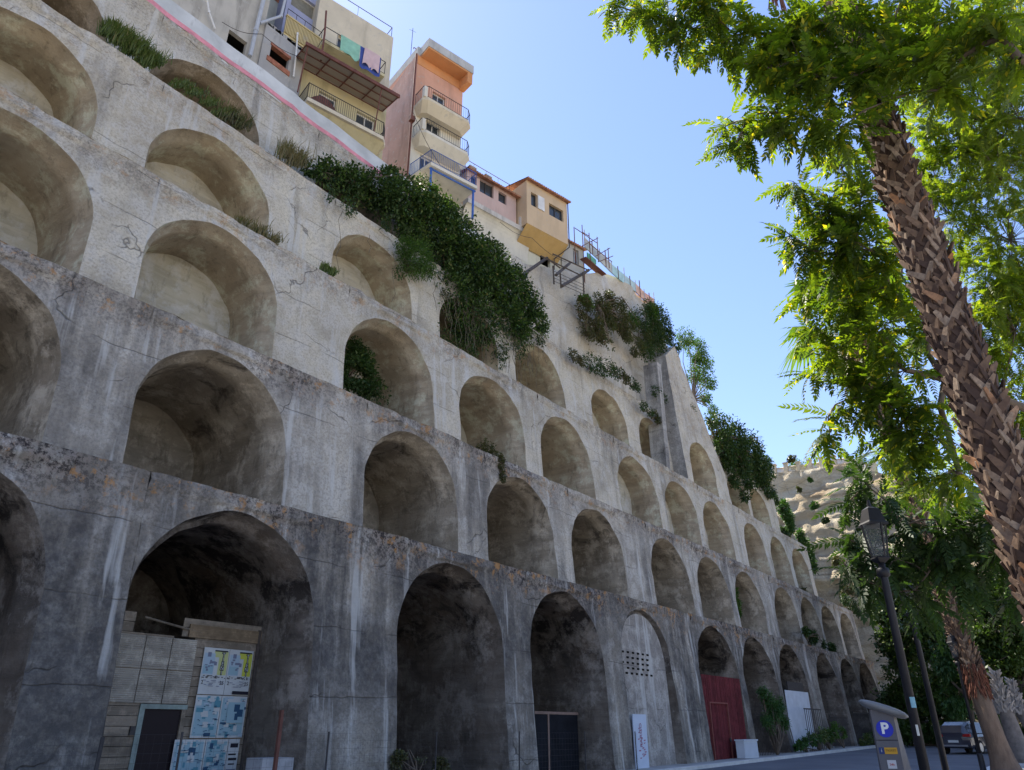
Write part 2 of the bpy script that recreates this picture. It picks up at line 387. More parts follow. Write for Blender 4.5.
for d_ in (MT, MV, MK): d_[6] = d_[4]; d_[7] = d_[4]
def blocktop(u): return 26.6 + (u - 45.2) / 2.1 * 1.7 if u < 47.3 else 28.3 - (u - 47.3) / 5.4 * 9.3
tier(6, 45.2, 52.6, [(48.3, 4.3, 1.7)], rows=12, topfun=blocktop)
bs = MB()                                   # the buttress side that faces the camera, its shade put into a darker concrete
for j in range(10):
    z0, z1 = 16.2 + (26.6 - 16.2) * j / 10, 16.2 + (26.6 - 16.2) * (j + 1) / 10
    a, b = fpt(6, 45.2, z0), fpt(6, 45.2, z1); bs.quad((45.2, a[1] + 2.4, z0), a, b, (45.2, b[1] + 2.4, z1))
a = fpt(6, 45.2, 26.6); bs.box((43.2, 20.5, 17), (43.75, 21.6, 25.2))
bs.build('buttress', concrete('concrete_buttress_shaded', (.36,.345,.32), (.27,.255,.235), .3), wall)
tier(7, 52.4, 64.5, [(55.6, 4.0, 2.0), (60.3, 4.2, 2.2)])
# the rough upper wall over the fourth tier
up = MB(); us = [27 + i * .45 for i in range(52)]; N = 16; vs = []
def uptop(u):
    P = [(27, 27.2), (30, 27.4), (34, 28.9), (37.5, 30.6)] + [(at(x, y + 4, 22.6).x, at(x, y + 4, 22.6).z) for x, y in ((612, 268), (625, 279), (636, 287), (645, 296), (655, 303))] + [(52, 29.0)]
    for (a, za), (b, zb_) in zip(P, P[1:]):
        if u <= b: return za + (zb_ - za) * (u - a) / (b - a)
    return P[-1][1]
for u in us:
    zb_, zt_ = led(4, u) - .2, uptop(u)
    for j in range(N + 1):
        q = j / N; z = zb_ + (zt_ - zb_) * q; p = Vector((u, 3, z))
        y = 22.0 + .6 * q - (1.1 if z < led(4, u) + .1 else 0) * 0 - .55 * noise.fractal(p * .33, 1, 2, 4) * min(1, q * 3) - .12 * noise.fractal(p * 1.3, 1, 2, 3)
        vs.append((u, y, z))
up.add(vs, [(i*(N+1)+j, (i+1)*(N+1)+j, (i+1)*(N+1)+j+1, i*(N+1)+j+1) for i in range(len(us)-1) for j in range(N)])
for i in range(len(us) - 1):
    a, b = vs[i*(N+1)+N], vs[(i+1)*(N+1)+N]; up.quad(a, b, (b[0], 32, b[2]+.1), (a[0], 32, a[2]+.1))
up.build('rough_upper_wall', concrete('rough_render', (.63,.57,.46), (.44,.39,.31), .16), wall, smooth=True)
# the lane parapet with its pink painted stripe
pr = MB()
def plan(u): return fpt(5, u, led(5, u))[1]
us = [-14 + .5 * i for i in range(88)]
for a, b in zip(us, us[1:]):
    za, zb_ = led(5, a), led(5, b); ya, yb = plan(a) + .02, plan(b) + .02
    pr.add([(a, ya, za-.1), (b, yb, zb_-.1), (b, yb+.02, zb_+1.02), (a, ya+.02, za+1.02), (a, ya+.35, za+1.02), (b, yb+.35, zb_+1.02), (b, yb+.35, zb_-.1), (a, ya+.35, za-.1)], [(0,1,2,3), (3,2,5,4), (4,5,6,7)])
par = thing('lane_parapet', 'pale grey parapet with a faded pink painted stripe along the top of the arcaded wall', 'parapet', (10, 23, 27))
tp = NT('parapet_paint'); c_ = tp.mix(tp.ramp(tp.noise(.8, 5), [(.35, 0), (.65, 1)]), (.44,.45,.44), (.60,.61,.60))
c_ = tp.mix(tp.ramp(tp.noise(1.3, 5, .7, vscale=(1,1,.3)), [(.58, 0), (.7, .6)]), c_, (.25,.25,.24)); tp.bump(tp.noise(9, 5), .3, .03)
pr.build('wall', tp.fin(c_), par)
st = MB()
for a, b in zip(us, us[1:]):
    ya, yb = plan(a) - .012, plan(b) - .012; ja, jb = .04 * noise.noise(Vector((a*1.5, 0, 0))), .04 * noise.noise(Vector((b*1.5, 0, 0)))
    st.quad((a, ya, led(5, a)+.0), (b, yb, led(5, b)+.0), (b, yb, led(5, b)+.24+jb), (a, ya, led(5, a)+.24+ja))
st.build('pink_stripe', simple('pink_paint', (.62,.25,.29), .8, .25, 2.5), par)
ln = MB(); ln.box((-14, 23.4, 27.2), (30, 36, 27.55)); o = ln.build('lane', M_pave); tag(o, kind='structure')
# plateau behind the wall top (the old town stands on it)
pt = MB(); pt.box((-60, 31, -1), (66, 80, 27.0)); o = pt.build('plateau_terrain', M_ground); tag(o, kind='structure')
# ---------------- houses on the brink ----------------
class Fr:
    """a facade plane: s runs along it, d stands out of it towards the viewer"""
    def __init__(f, A, deg): f.A = Vector((A[0], A[1], 0)); a = R(deg); f.e = Vector((math.cos(a), math.sin(a), 0)); f.n = Vector((math.sin(a), -math.cos(a), 0))
    def P(f, s, z, d=0): p = f.A + f.e * s + f.n * d; return (p.x, p.y, z)
    def px(f, x, y, d=0):
        r = ray(x, y); t = (d - (EYE - f.A).dot(f.n)) / r.dot(f.n); p = EYE + r * t; return ((p - f.A).dot(f.e), p.z)
    def box(f, mb, s0, s1, d0, d1, z0, z1, mi=0):
        q = [f.P(s, z, d) for z in (z0, z1) for s, d in ((s0, d1), (s1, d1), (s1, d0), (s0, d0))]
        mb.add(q, [(0,3,2,1),(4,5,6,7),(0,1,5,4),(1,2,6,5),(2,3,7,6),(3,0,4,7)], mi)
    def facade(f, mb, s0, s1, z0, z1, holes=(), d=0, rev=.22, back=None):
        ss = sorted({s0, s1, *[h[0] for h in holes], *[h[1] for h in holes]}); zs = sorted({z0, z1, *[h[2] for h in holes], *[h[3] for h in holes]})
        for a, b in zip(ss, ss[1:]):
            for c, e in zip(zs, zs[1:]):
                if any(h[0] <= (a+b)/2 <= h[1] and h[2] <= (c+e)/2 <= h[3] for h in holes): continue
                mb.quad(f.P(a, c, d), f.P(b, c, d), f.P(b, e, d), f.P(a, e, d))
        for (a, b, c, e) in holes:
            g = d - rev
            mb.quad(f.P(a,c,d), f.P(b,c,d), f.P(b,c,g), f.P(a,c,g)); mb.quad(f.P(a,e,g), f.P(b,e,g), f.P(b,e,d), f.P(a,e,d))
            mb.quad(f.P(a,c,g), f.P(a,e,g), f.P(a,e,d), f.P(a,c,d)); mb.quad(f.P(b,c,d), f.P(b,e,d), f.P(b,e,g), f.P(b,c,g))
        if back:
            q0, q1 = d, d - back
            for s in (s0, s1): mb.quad(f.P(s,z0,q0), f.P(s,z0,q1), f.P(s,z1,q1), f.P(s,z1,q0))
            mb.quad(f.P(s0,z0,q1), f.P(s1,z0,q1), f.P(s1,z1,q1), f.P(s0,z1,q1)); mb.quad(f.P(s0,z1,q0), f.P(s1,z1,q0), f.P(s1,z1,q1), f.P(s0,z1,q1))
            mb.quad(f.P(s0,z0,q0), f.P(s1,z0,q0), f.P(s1,z0,q1), f.P(s0,z0,q1))
    def rect(f, x0, y0, x1, y1, d=0):       # from the pixels of two opposite corners
        a, b = f.px(x0, y0, d), f.px(x1, y1, d); return (min(a[0], b[0]), max(a[0], b[0]), min(a[1], b[1]), max(a[1], b[1]))
M_glass = NT('window_glass').fin((.045,.055,.065), .08, .6)
M_dark = NT('dark_interior').fin((.012,.011,.010), .95, .05)
M_iron = simple('dark_iron', (.05,.045,.045), .6, .3, 6, bump=0); M_white = simple('white_paint', (.66,.65,.62), .6, .12, 3, bump=.05)
M_bluem = simple('blue_painted_steel', (.05,.13,.42), .5, .2, 4, bump=0)
M_greym = simple('grey_pvc', (.42,.44,.47), .5, .12, 3, bump=0)
M_rust = simple('rust_brown_paint', (.14,.055,.04), .7, .3, 4)
def window(f, par, h, mat=None, mull=1, rev=.22, d=0, label=None, pane=None):
    a, b, c, e = h; g = d - rev; mb = MB(); t = .06
    for (p, q, r_, s_) in ((a, b, c, c+t), (a, b, e-t, e), (a, a+t, c+t, e-t), (b-t, b, c+t, e-t)): f.box(mb, p, q, g, g+.06, r_, s_)
    for k in range(mull): m = a + (b-a)*(k+1)/(mull+1); f.box(mb, m-.03, m+.03, g, g+.06, c+t, e-t)
    fr = mb.build('window', mat or M_white, par)
    if label: fr['label'] = label
    p = MB(); p.quad(f.P(a, c, g+.01), f.P(b, c, g+.01), f.P(b, e, g+.01), f.P(a, e, g+.01)); p.build('pane', pane or M_glass, fr)
def hollow(f, par, h, d=0, dep=1.5):
    a, b, c, e = h; mb = MB(); g0, g1 = d - .22, d - dep
    mb.quad(f.P(a,c,g1), f.P(b,c,g1), f.P(b,e,g1), f.P(a,e,g1))
    mb.quad(f.P(a,c,g0), f.P(b,c,g0), f.P(b,c,g1), f.P(a,c,g1)); mb.quad(f.P(a,e,g0), f.P(b,e,g0), f.P(b,e,g1), f.P(a,e,g1))
    mb.quad(f.P(a,c,g0), f.P(a,e,g0), f.P(a,e,g1), f.P(a,c,g1)); mb.quad(f.P(b,c,g0), f.P(b,e,g0), f.P(b,e,g1), f.P(b,c,g1))
    mb.build('window_opening', M_dark, par)
def railing(f, path, z0, h, mat, par=None, sp=.12, zs=None, name='railing', rad=.012):
    mb = MB()
    for (a, b) in zip(path, path[1:]):
        L = math.hypot(b[0]-a[0], b[1]-a[1]); n = max(1, int(L / sp))
        for q in (z0 + .08, z0 + h): mb.tube([f.P(a[0], q, a[1]), f.P(b[0], q, b[1])], .024 if q > z0+.5 else .016, 5)
        for i in range(n + 1):
            k = i / n; s, d = a[0]+(b[0]-a[0])*k, a[1]+(b[1]-a[1])*k
            mb.tube([f.P(s, z0, d), f.P(s, z0 + h, d)], .022 if i in (0, n) else rad, 4)
    return mb.build(name, mat, par)
def slab(f, mb, pts, z0, z1):             # pts (s,d) outline
    n = len(pts); mb.add([f.P(s, z0, d) for s, d in pts] + [f.P(s, z1, d) for s, d in pts], [tuple(range(n))[::-1], tuple(range(n, 2*n))] + [(i, (i+1) % n, n+(i+1) % n, n+i) for i in range(n)])
def plaster(name, a, k=.14, dirt=.35):
    t = NT(name); c = t.mix(t.ramp(t.noise(.7, 5), [(.3, 0), (.7, 1)]), tuple(x*(1-k) for x in a), tuple(min(.85, x*(1+k)) for x in a))
    c = t.mix(t.ramp(t.noise(1.1, 5, .65, vscale=(1,1,.16)), [(.50, 0), (.66, min(1, dirt*1.5))]), c, tuple(x*.5 for x in a))
    c = t.mix(t.ramp(t.noise(3.2, 5, .7), [(.58, 0), (.64, min(1, dirt*1.4))]), c, (.42,.40,.36)); t.bump(t.noise(10, 4), .25, .02); return t.fin(c)
def tile_roof(f, par, s0, s1, d0, d1, z0, z1, name='roof', mat=None):
    """barrel tiles running from the ridge (d1,z1) to the eave (d0,z0)"""
    mb = MB(); n = max(2, int((s1-s0) / .2)); m = 6
    vs = []
    for i in range(n * 4 + 1):
        s = s0 + (s1-s0) * i / (n*4); hh = .055 * abs(math.sin(PI * i / 4)) 
        for j in range(m + 1):
            q = j / m; vs.append(f.P(s, z0 + (z1-z0)*q + hh + .02*noise.noise(Vector((s*2, q*5, 1))), d0 + (d1-d0)*q))
    mb.add(vs, [(i*(m+1)+j, (i+1)*(m+1)+j, (i+1)*(m+1)+j+1, i*(m+1)+j+1) for i in range(n*4) for j in range(m)])
    q = [f.P(s0, z0-.08, d0), f.P(s1, z0-.08, d0), f.P(s1, z1-.08, d1), f.P(s0, z1-.08, d1)]; mb.add(q, [(0,1,2,3)])
    mb.quad(f.P(s0,z0-.08,d0), f.P(s1,z0-.08,d0), f.P(s1,z0+.01,d0), f.P(s0,z0+.01,d0))
    return mb.build(name, mat or M_tile, par)
M_tile = simple('terracotta_tile', (.36,.17,.10), .85, .45, 4)
M_brick = simple('old_brick', (.32,.13,.08), .9, .4, 6)
def cable(label, pts, V, sag=.25):
    P_ = [at(x, y, V) for x, y in pts]; mb = MB(); Q = []
    for a, b in zip(P_, P_[1:]): Q += [a.lerp(b, k/8) - Vector((0, 0, sag*math.sin(PI*k/8))) for k in range(8)]
    Q.append(P_[-1]); mb.tube(Q, .018, 4); o = mb.build('cable', M_iron, None, origin=tuple(P_[0])); tag(o, label, 'cable')
cable('thin dark cable sagging from the derelict house to the yellow house', [(222, 22), (262, 34), (304, 58)], 24.9)
cable('thin dark cable running down the tall pink house to the low pink house', [(412, 110), (440, 165), (480, 178)], 24.0)
cable('thin dark cable slung across the orange house underside to the pergola', [(500, 222), (532, 238), (566, 262)], 22.8)
# --- derelict grey house ---
F1 = Fr((0, 25.3), 0)
h1 = thing('derelict_house', 'derelict grey rendered house with two black glassless windows and drainpipes above the pink stripe', 'house', (11, 25.3, 27.5))
w1 = F1.rect(229, 31, 243, 52); w2 = F1.rect(270, 46, 286, 72)
w1 = (w1[0], w1[1]+.1, 30.1, 31.25); 
mb = MB(); ztop = F1.px(262, 22)[1]; sA = F1.px(262, 40)[0]; sB = F1.px(303, 60)[0]
F1.facade(mb, 3.5, sA, 27.3, 38.5, [w1], back=5); mb.build('wall', plaster('old_grey_plaster', (.46,.43,.37), .16, .6), h1)
mb = MB(); F1.facade(mb, sA, sB, 27.3, ztop, [w2], d=.12, back=5); 
rs = random.Random(3)
for k in range(34): s = sA + rs.random()*(sB-sA); F1.box(mb, s, s+.12+.2*rs.random(), -.3, .11, ztop, ztop+.08+.18*rs.random())
mb.build('wall', plaster('grey_cement_render', (.36,.35,.335), .12, .5), h1)['label'] = 'broken grey cement annex wall'
hollow(F1, h1, w1); hollow(F1, h1, w2, d=.12)
mb = MB(); F1.box(mb, w2[0]-.05, w2[1]+.05, -.1, .16, w2[3]-.02, w2[3]+.16); mb.build('brick_lintel', M_brick, h1); mb = MB(); F1.box(mb, w2[0]-.12, w2[1]+.12, -.1, .17, w2[2]-.3, w2[2]-.0); mb.build('brick_sill', M_brick, h1)
def pipe(name, pts, r, mat, par, f=F1, d=.22):
    mb = MB(); P = [f.px(x, y, d) for x, y in pts]; mb.tube([f.P(s, z, d) for s, z in P], r, 8)
    for s, z in P[:-1]: mb.tube([f.P(s, z-.08, d), f.P(s, z+.08, d)], r*1.25, 8)
    mb.build(name, mat, par)
pipe('drainpipe', [(265, -6), (256, 30), (250, 56)], .10, M_greym, h1)
pipe('drainpipe', [(287, -8), (281, 16), (260, 23)], .07, M_greym, h1)
pipe('drainpipe', [(207, 0), (209, 12), (215, 29)], .045, M_white, h1)
pipe('drainpipe', [(297.5, 34), (296, 55), (293.5, 77)], .045, M_white, h1, d=.25)
F1b = Fr((0, 27.2), 0); r_ = F1b.rect(263, -25, 289, 40); mb = MB()
wi = F1b.rect(266, 2, 278, 12); F1b.facade(mb, sA-.2, r_[1]+.2, 27.3, 43, [wi], back=3)
mb.build('wall', plaster('green_grey_plaster', (.40,.42,.39)), h1); hollow(F1b, h1, wi)
mb = MB(); q = F1b.rect(274, -14, 284, 8); F1b.box(mb, q[0], q[0]+.9, .01, .05, q[2], q[3]); mb.build('brick_patch', M_brick, h1)
# --- lavender house with yellow balcony, behind ---
F1c = Fr((0, 27.6), -6)
h1b = thing('lavender_house', 'small lavender blue house with shuttered window and yellow corrugated balcony panel', 'house', (17, 27.4, 28))
mb = MB(); q0 = F1c.px(289, 20); q1 = F1c.px(329, 30); wl = F1c.rect(291, 3, 307, 16); wl = (wl[0], wl[0]+1.5, wl[2], wl[2]+1.2)
zt = F1c.px(322, -2)[1]; F1c.facade(mb, q0[0]-.3, q1[0]+.3, 28, zt, [wl], back=4); mb.build('wall', plaster('lavender_plaster', (.34,.36,.50), .08, .15), h1b)
window(F1c, h1b, wl, M_white, 0, pane=simple('grey_shutter', (.20,.19,.15), .7, .2, 5))
mb = MB(); a = F1c.px(287, 16, .9); b = F1c.px(322, 34, .9); n = 26
for k in range(n):
    s = a[0] + (b[0]-a[0]) * k / n; F1c.box(mb, s, s + (b[0]-a[0])/n*.6, .86, .93, a[1]-1.15, a[1]-.02)
F1c.box(mb, a[0], b[0], .82, .86, a[1]-1.2, a[1]); F1c.box(mb, a[0]-.03, b[0]+.03, .80, .96, a[1], a[1]+.09); F1c.box(mb, a[0], b[0], -.02, .9, a[1]-1.3, a[1]-1.2)
mb.build('balcony', plaster('yellow_panel', (.58,.47,.24), .1, .3), h1b)
mb = MB(); mb.tube([F1c.P(a[0], a[1]+.55, .9), F1c.P(b[0], a[1]+.55, .9)], .02, 5)
for k in range(5): s = a[0]+(b[0]-a[0])*k/4; mb.tube([F1c.P(s, a[1], .9), F1c.P(s, a[1]+.55, .9)], .015, 5)
mb.build('handrail', M_iron, h1b)
# --- yellow house with awning ---
A2 = at(300, 88, 25.4); F2 = Fr((A2.x, A2.y), -13)
h2 = thing('yellow_house', 'cream yellow house with brown framed awning over its lower balcony and washing above', 'house', tuple(F2.P(2, 28, 0)))
M_cream = plaster('cream_plaster', (.60,.53,.40), .1, .3); M_yel = plaster('yellow_plaster', (.50,.44,.27), .1, .4)
sR = F2.px(389, 85)[0]; zt = F2.px(391, 36)[1]; s_b0, zs0 = F2.px(303, 91, 1.3); s_b1 = F2.px(388, 132, 1.3)[0]; zb = F2.px(345, 117, 1.3)[1]
zbal2 = F2.px(352, 55, 1.0)[1]
mb = MB(); dr = (1.0, 2.0, zb+.1, zb+2.2); dr2 = (3.2, 4.3, zb+.1, zb+2.2); dr3 = (1.6, 2.6, zbal2, zbal2+2.1)
F2.facade(mb, 0, sR, 27.3, zbal2, [dr, dr2], back=6); mb.build('wall', M_yel, h2)
mb = MB(); F2.facade(mb, .3, sR, zbal2, zt, [dr3], d=-.01, back=6); mb.build('wall', M_cream, h2)
for q in (dr, dr2): window(F2, h2, q, M_white, 1)
window(F2, h2, dr3, M_white, 1)
mb = MB(); slab(F2, mb, [(0, -.0), (s_b1+.1, 0), (s_b1+.1, .9), (s_b1-.25, 1.35), (0, 1.35)], zb-.22, zb)
bs_ = mb.build('balcony', M_cream, h2)
mb = MB()                                    # the mustard underside, a corbel sloping back to the wall
mb.add([F2.P(0, zb-.22, 1.2), F2.P(s_b1-.1, zb-.22, 1.2), F2.P(s_b1-.4, zb-1.35, 0), F2.P(0, zb-1.35, 0), F2.P(s_b1-.1, zb-.22, 0), F2.P(0, zb-.22, 0)], [(0,3,2,1), (1,2,4), (0,5,3)])
mb.build('corbel', M_yel, bs_)
railing(F2, [(0, 0), (0, 1.28), (s_b1-.28, 1.28), (s_b1+.03, .86), (s_b1+.03, 0)], zb, .98, M_iron, bs_, .11)
mb = MB(); s0, s1 = F2.px(310, 92, 1.2)[0], F2.px(338, 107, 1.2)[0]; n = 14
vs = [F2.P(s0, zb+.03, 1.2)] + [F2.P(s0 + (s1-s0)*k/n, zb+.05+.62*math.sin(PI*k/n)**.8, 1.2) for k in range(n+1)] + [F2.P(s1, zb+.03, 1.2)]
vs2 = [F2.P(s0, zb+.03, 1.05)] + [F2.P(s0 + (s1-s0)*k/n, zb+.05+.62*math.sin(PI*k/n)**.8, 1.05) for k in range(n+1)] + [F2.P(s1, zb+.03, 1.05)]
m_ = len(vs); mb.add(vs+vs2, [tuple(range(m_)), tuple(range(m_, 2*m_))[::-1]] + [(i, i+1, m_+i+1, m_+i) for i in range(m_-1)])
o = mb.build('round_table_top', M_rust, None, origin=F2.P((s0+s1)/2, zb, 1.1)); tag(o, 'red brown round board leaning behind the railing under the awning', 'board')
# awning
mb = MB(); sa0, za = F2.px(306, 47, 1.75); sa1 = F2.px(399, 93, 1.75)[0]; zh = F2.px(352, 70, 1.75)[1]; zi = zh + .35
aw = thing('awning_frame', 'dark brown metal awning with translucent sheets over the yellow house balcony', 'awning', F2.P((sa0+sa1)/2, zh, .9))
for k in range(5): s = sa0 + (sa1-sa0)*k/4; mb.tube([F2.P(s, zh-.03, 1.75), F2.P(s, zi-.03, 0)], .035, 6)
for d in (1.72, 1.15, .55, .02): mb.tube([F2.P(sa0, zh+(zi-zh)*(1-d/1.75)-.05, d), F2.P(sa1, zh+(zi-zh)*(1-d/1.75)-.05, d)], .035, 6)
F2.box(mb, sa0-.05, sa1+.05, 1.72, 1.82, zh-.10, zh+.1); mb.tube([F2.P(sa0+.1, zh, 1.7), F2.P(sa0+.1, zb, 1.3)], .035, 6); mb.tube([F2.P(sa1-1.0, zh, 1.7), F2.P(sa1-1.0, zb, 1.3)], .03, 6)
mb.build('frame', M_rust, aw)
tt = NT('awning_sheet'); tt.fin((.44,.37,.30), .6); tr = tt.n('ShaderNodeBsdfTranslucent'); tr.inputs[0].default_value = (.5,.42,.32,1); ms = tt.n('ShaderNodeMixShader'); ms.inputs[0].default_value = .25
tt.l(tt.b.outputs[0], ms.inputs[1]); tt.l(tr.outputs[0], ms.inputs[2]); tt.l(ms.outputs[0], tt.out.inputs[0])
mb = MB(); mb.add([F2.P(sa0, zh+.02, 1.74), F2.P(sa1, zh+.02, 1.74), F2.P(sa1, zi+.02, 0.02), F2.P(sa0, zi+.02, 0.02)] + [F2.P(sa0, zh+.04, 1.74), F2.P(sa1, zh+.04, 1.74), F2.P(sa1, zi+.04, 0.02), F2.P(sa0, zi+.04, 0.02)], [(0,1,2,3), (4,5,6,7), (0,1,5,4)])
mb.build('roof_sheet', tt.m, aw)
# upper balcony with washing
d2 = 1.0; sc0 = F2.px(324, 38, d2)[0]; sc1 = F2.px(386, 62, d2)[0]
mb = MB(); slab(F2, mb, [(sc0, 0), (sc1, 0), (sc1, d2), (sc0, d2)], zbal2-.2, zbal2); b2 = mb.build('balcony', M_yel, h2)
railing(F2, [(sc0, 0), (sc0, d2-.05), (sc1, d2-.05), (sc1, 0)], zbal2, .95, M_iron, b2, .7, rad=.012)
mb = MB(); mb.tube([F2.P(sc0-.1, zbal2+2.0, d2), F2.P(sc0, zbal2+.4, d2), F2.P(sc0-.05, zh+.1, 1.2)], .05, 6); mb.build('post', M_rust, h2)
railing(F2, [(.35, -.1), (sR-.1, -.1), (sR-.1, -3)], zt, .85, M_iron, h2, 1.6)
def cloth(name, label, x0, x1, y, drop, mat, z=None, seed=0, dd=0):
    s0, zz = F2.px(x0, y, d2+.05); s1 = F2.px(x1, y, d2+.05)[0]; z = zbal2 + .93; mb = MB(); n = 12; vs = []
    for i in range(n+1):
        q = i/n; s = s0+(s1-s0)*q
        for j in range(n+1):
            t_ = j/n; dz = drop * t_ * (1 + .22*noise.noise(Vector((q*3+seed, 0, 0))))
            vs.append(F2.P(s + .06*t_*math.sin(q*9+seed), z - dz, d2+.06+dd + .06*math.sin(q*11+seed+t_*2)*t_))
    mb.add(vs, [(i*(n+1)+j, (i+1)*(n+1)+j, (i+1)*(n+1)+j+1, i*(n+1)+j+1) for i in range(n) for j in range(n)])
    o = mb.build(name, mat, None, origin=F2.P((s0+s1)/2, z, d2), smooth=True); tag(o, label, 'washing', 'washing hung over the balcony rail')
cloth('towel', 'pale green sheet hung over the upper balcony rail', 341, 362, 35, 1.15, simple('green_cloth', (.25,.48,.36), .9, .15, 3), seed=1)
cloth('towel', 'pinkish cloth hung at the right end of the balcony rail', 365, 381, 42, 1.25, simple('pink_cloth', (.58,.42,.42), .9, .1, 3), seed=4, dd=.08)
cloth('towel', 'dark blue cloth hung beneath the pink one', 361, 383, 42, 1.45, simple('blue_cloth', (.05,.08,.28), .9, .1, 3), seed=7)
# --- tall narrow pink and cream house ---
A3 = at(408, 181, 25.8); F3 = Fr((A3.x, A3.y), -13)
h3 = thing('tall_pink_house', 'tall narrow house with blank pink side wall and stacked cream balconies under an orange loggia', 'house', tuple(F3.P(2, 28, 0)))
M_pinkw = plaster('old_pink_plaster', (.42,.27,.22), .14, .45); M_crw = plaster('ivory_plaster', (.64,.60,.50), .06, .2); M_or = plaster('orange_plaster', (.60,.28,.12), .08, .1); M_salm = plaster('salmon_plaster', (.60,.33,.23), .1, .2)
z3t = F3.px(424, 56)[1]; s3 = F3.px(471, 92, .9)[0]; 
mb = MB(); mb.quad(F3.P(0, 27.3, 0), F3.P(0, 27.3, -3.9), F3.P(0, z3t-.9, -3.9), F3.P(0, z3t, 0)); 
q_ = [F3.P(0, 27.3, -3.9), F3.P(.3, 27.3, -3.9)]
F3.box(mb, 0.01, s3, -6, -3.9, 27.3, z3t-.9); mb.build('side_wall', M_pinkw, h3)
zL = F3.px(455, 112, .9)[1] ; zf1 = F3.px(462, 140, .9)[1]
def zz3(x, y, d): return F3.px(x, y, d)[1]
zA = zz3(453, 112, 1.1)      # top balcony floor
zB = zz3(453, 145, 1.1)      # middle balcony floor
zC = zz3(450, 180, 1.3)      # blue balcony floor
mb = MB(); F3.facade(mb, .01, s3-.05, 27.3, zC, [(.8, 1.8, 28.5, 30.2)], back=3.5); F3.facade(mb, .01, s3-.05, zC, zB, [(.7, 1.6, zC, zC+2.1)], back=3.5)
F3.facade(mb, .01, s3-.05, zB, zA, [(1.0, 2.0, zB, zB+2.1)], back=3.5); mb.build('wall', M_crw, h3)
window(F3, h3, (.8, 1.8, 28.5, 30.2)); window(F3, h3, (.7, 1.6, zC, zC+2.1)); window(F3, h3, (1.0, 2.0, zB, zB+2.1))
mb = MB(); F3.facade(mb, .01, s3-.05, zA, z3t-.15, [(1.3, 2.3, zA, zA+2.1)], back=3.5); mb.build('wall', M_salm, h3); window(F3, h3, (1.3, 2.3, zA, zA+2.1))
mb = MB(); slab(F3, mb, [(0, -3.8), (s3+.1, -3.8), (s3+.1, 1.0), (.2, 1.0), (.2, 0), (0, 0)], z3t-.16, z3t+.55); mb.build('roof', plaster('grey_fascia', (.46,.46,.44)), h3)
mb = MB(); F3.box(mb, .25, s3+.02, 0, .96, z3t-.30, z3t-.17); F3.box(mb, s3-.35, s3+.04, 0, .96, z3t-1.1, z3t-.30); F3.box(mb, .02, s3-.05, .005, .03, z3t-1.0, z3t-.30); mb.build('loggia_ceiling', M_or, h3)
for k, (zq, dd, mt) in enumerate(((zA, 1.15, M_iron), (zB, 1.15, M_iron))):
    mb = MB(); pts = [(.05, 0), (.05, dd*.8), (.35, dd), (s3-.3, dd), (s3+.1, dd*.7), (s3+.1, 0)]
    slab(F3, mb, pts, zq-.2, zq)
    lo = [(.25, 0), (.3, dd*.5), (.6, dd*.75), (s3-.6, dd*.75), (s3-.2, dd*.4), (s3-.2, 0)]      # swelling underside
    n = len(pts); mb.add([F3.P(s, zq-.2, d) for s, d in pts] + [F3.P(s, zq-.75, d*.75) for s, d in lo], [(i, i+1, n+i+1, n+i) for i in range(n-1)] + [tuple(range(n, 2*n))])
    b_ = mb.build('balcony', M_crw if k else M_cream, h3)
    mb = MB(); F3.box(mb, .08, .30, dd*.72, dd*.95, zq, zq+.85); mb.build('corner_pier', M_crw, b_)
    railing(F3, [(.1, 0), (.1, dd*.8), (.38, dd-.05), (s3-.32, dd-.05), (s3+.05, dd*.68), (s3+.05, 0)], zq, .95, mt, b_, .16)
d3 = 1.9; sb0, sb1 = F3.px(414, 181, .0)[0], F3.px(477, 200, d3)[0]
mb = MB(); slab(F3, mb, [(.05, 0), (.35, d3), (sb1, d3), (sb1, 0)], zC-.22, zC); b_ = mb.build('balcony', M_crw, h3); b_['label'] = 'large cream balcony with blue railing'
railing(F3, [(.08, 0), (.38, d3-.05), (sb1-.05, d3-.05), (sb1-.05, 0)], zC, .98, M_bluem, b_, .13)
mb = MB()
for s in (.5, sb1-.15): mb.tube([F3.P(s, zC-.25, d3-.2), F3.P(s, zC-2.4, d3-.2)], .07, 8)
mb.tube([F3.P(.4, zC-.30, d3-.2), F3.P(sb1, zC-.30, d3-.2)], .06, 6); mb.build('post', M_bluem, b_)
mb = MB(); mb.tube([F3.P(-.12, 27.4, .06), F3.P(-.12, z3t-.3, .06)], .06, 8); F3.box(mb, -.3, .02, .0, .3, zz3(425, 128, 0)-.2, zz3(425, 128, 0)+.15); mb.build('drainpipe', M_rust, h3)
mb = MB(); mb.tube([F3.P(.05, z3t+.5, -1), F3.P(.05, z3t+3.2, -1)], .02, 5); mb.tube([F3.P(-.2, z3t+2.9, -1), F3.P(.3, z3t+3.0, -1)], .012, 4); mb.build('aerial', M_iron, h3)
mb = MB(); c = F3.P(.15, z3t+.2, -.4)
mb.tube([(c[0]+.5*math.cos(a)*.6, c[1]+.1*math.sin(a), c[2]+.35*math.sin(a)+.3) for a in [PI*k/8 for k in range(9)]], .03, 6); mb.build('roof_hoop', M_rust, h3)
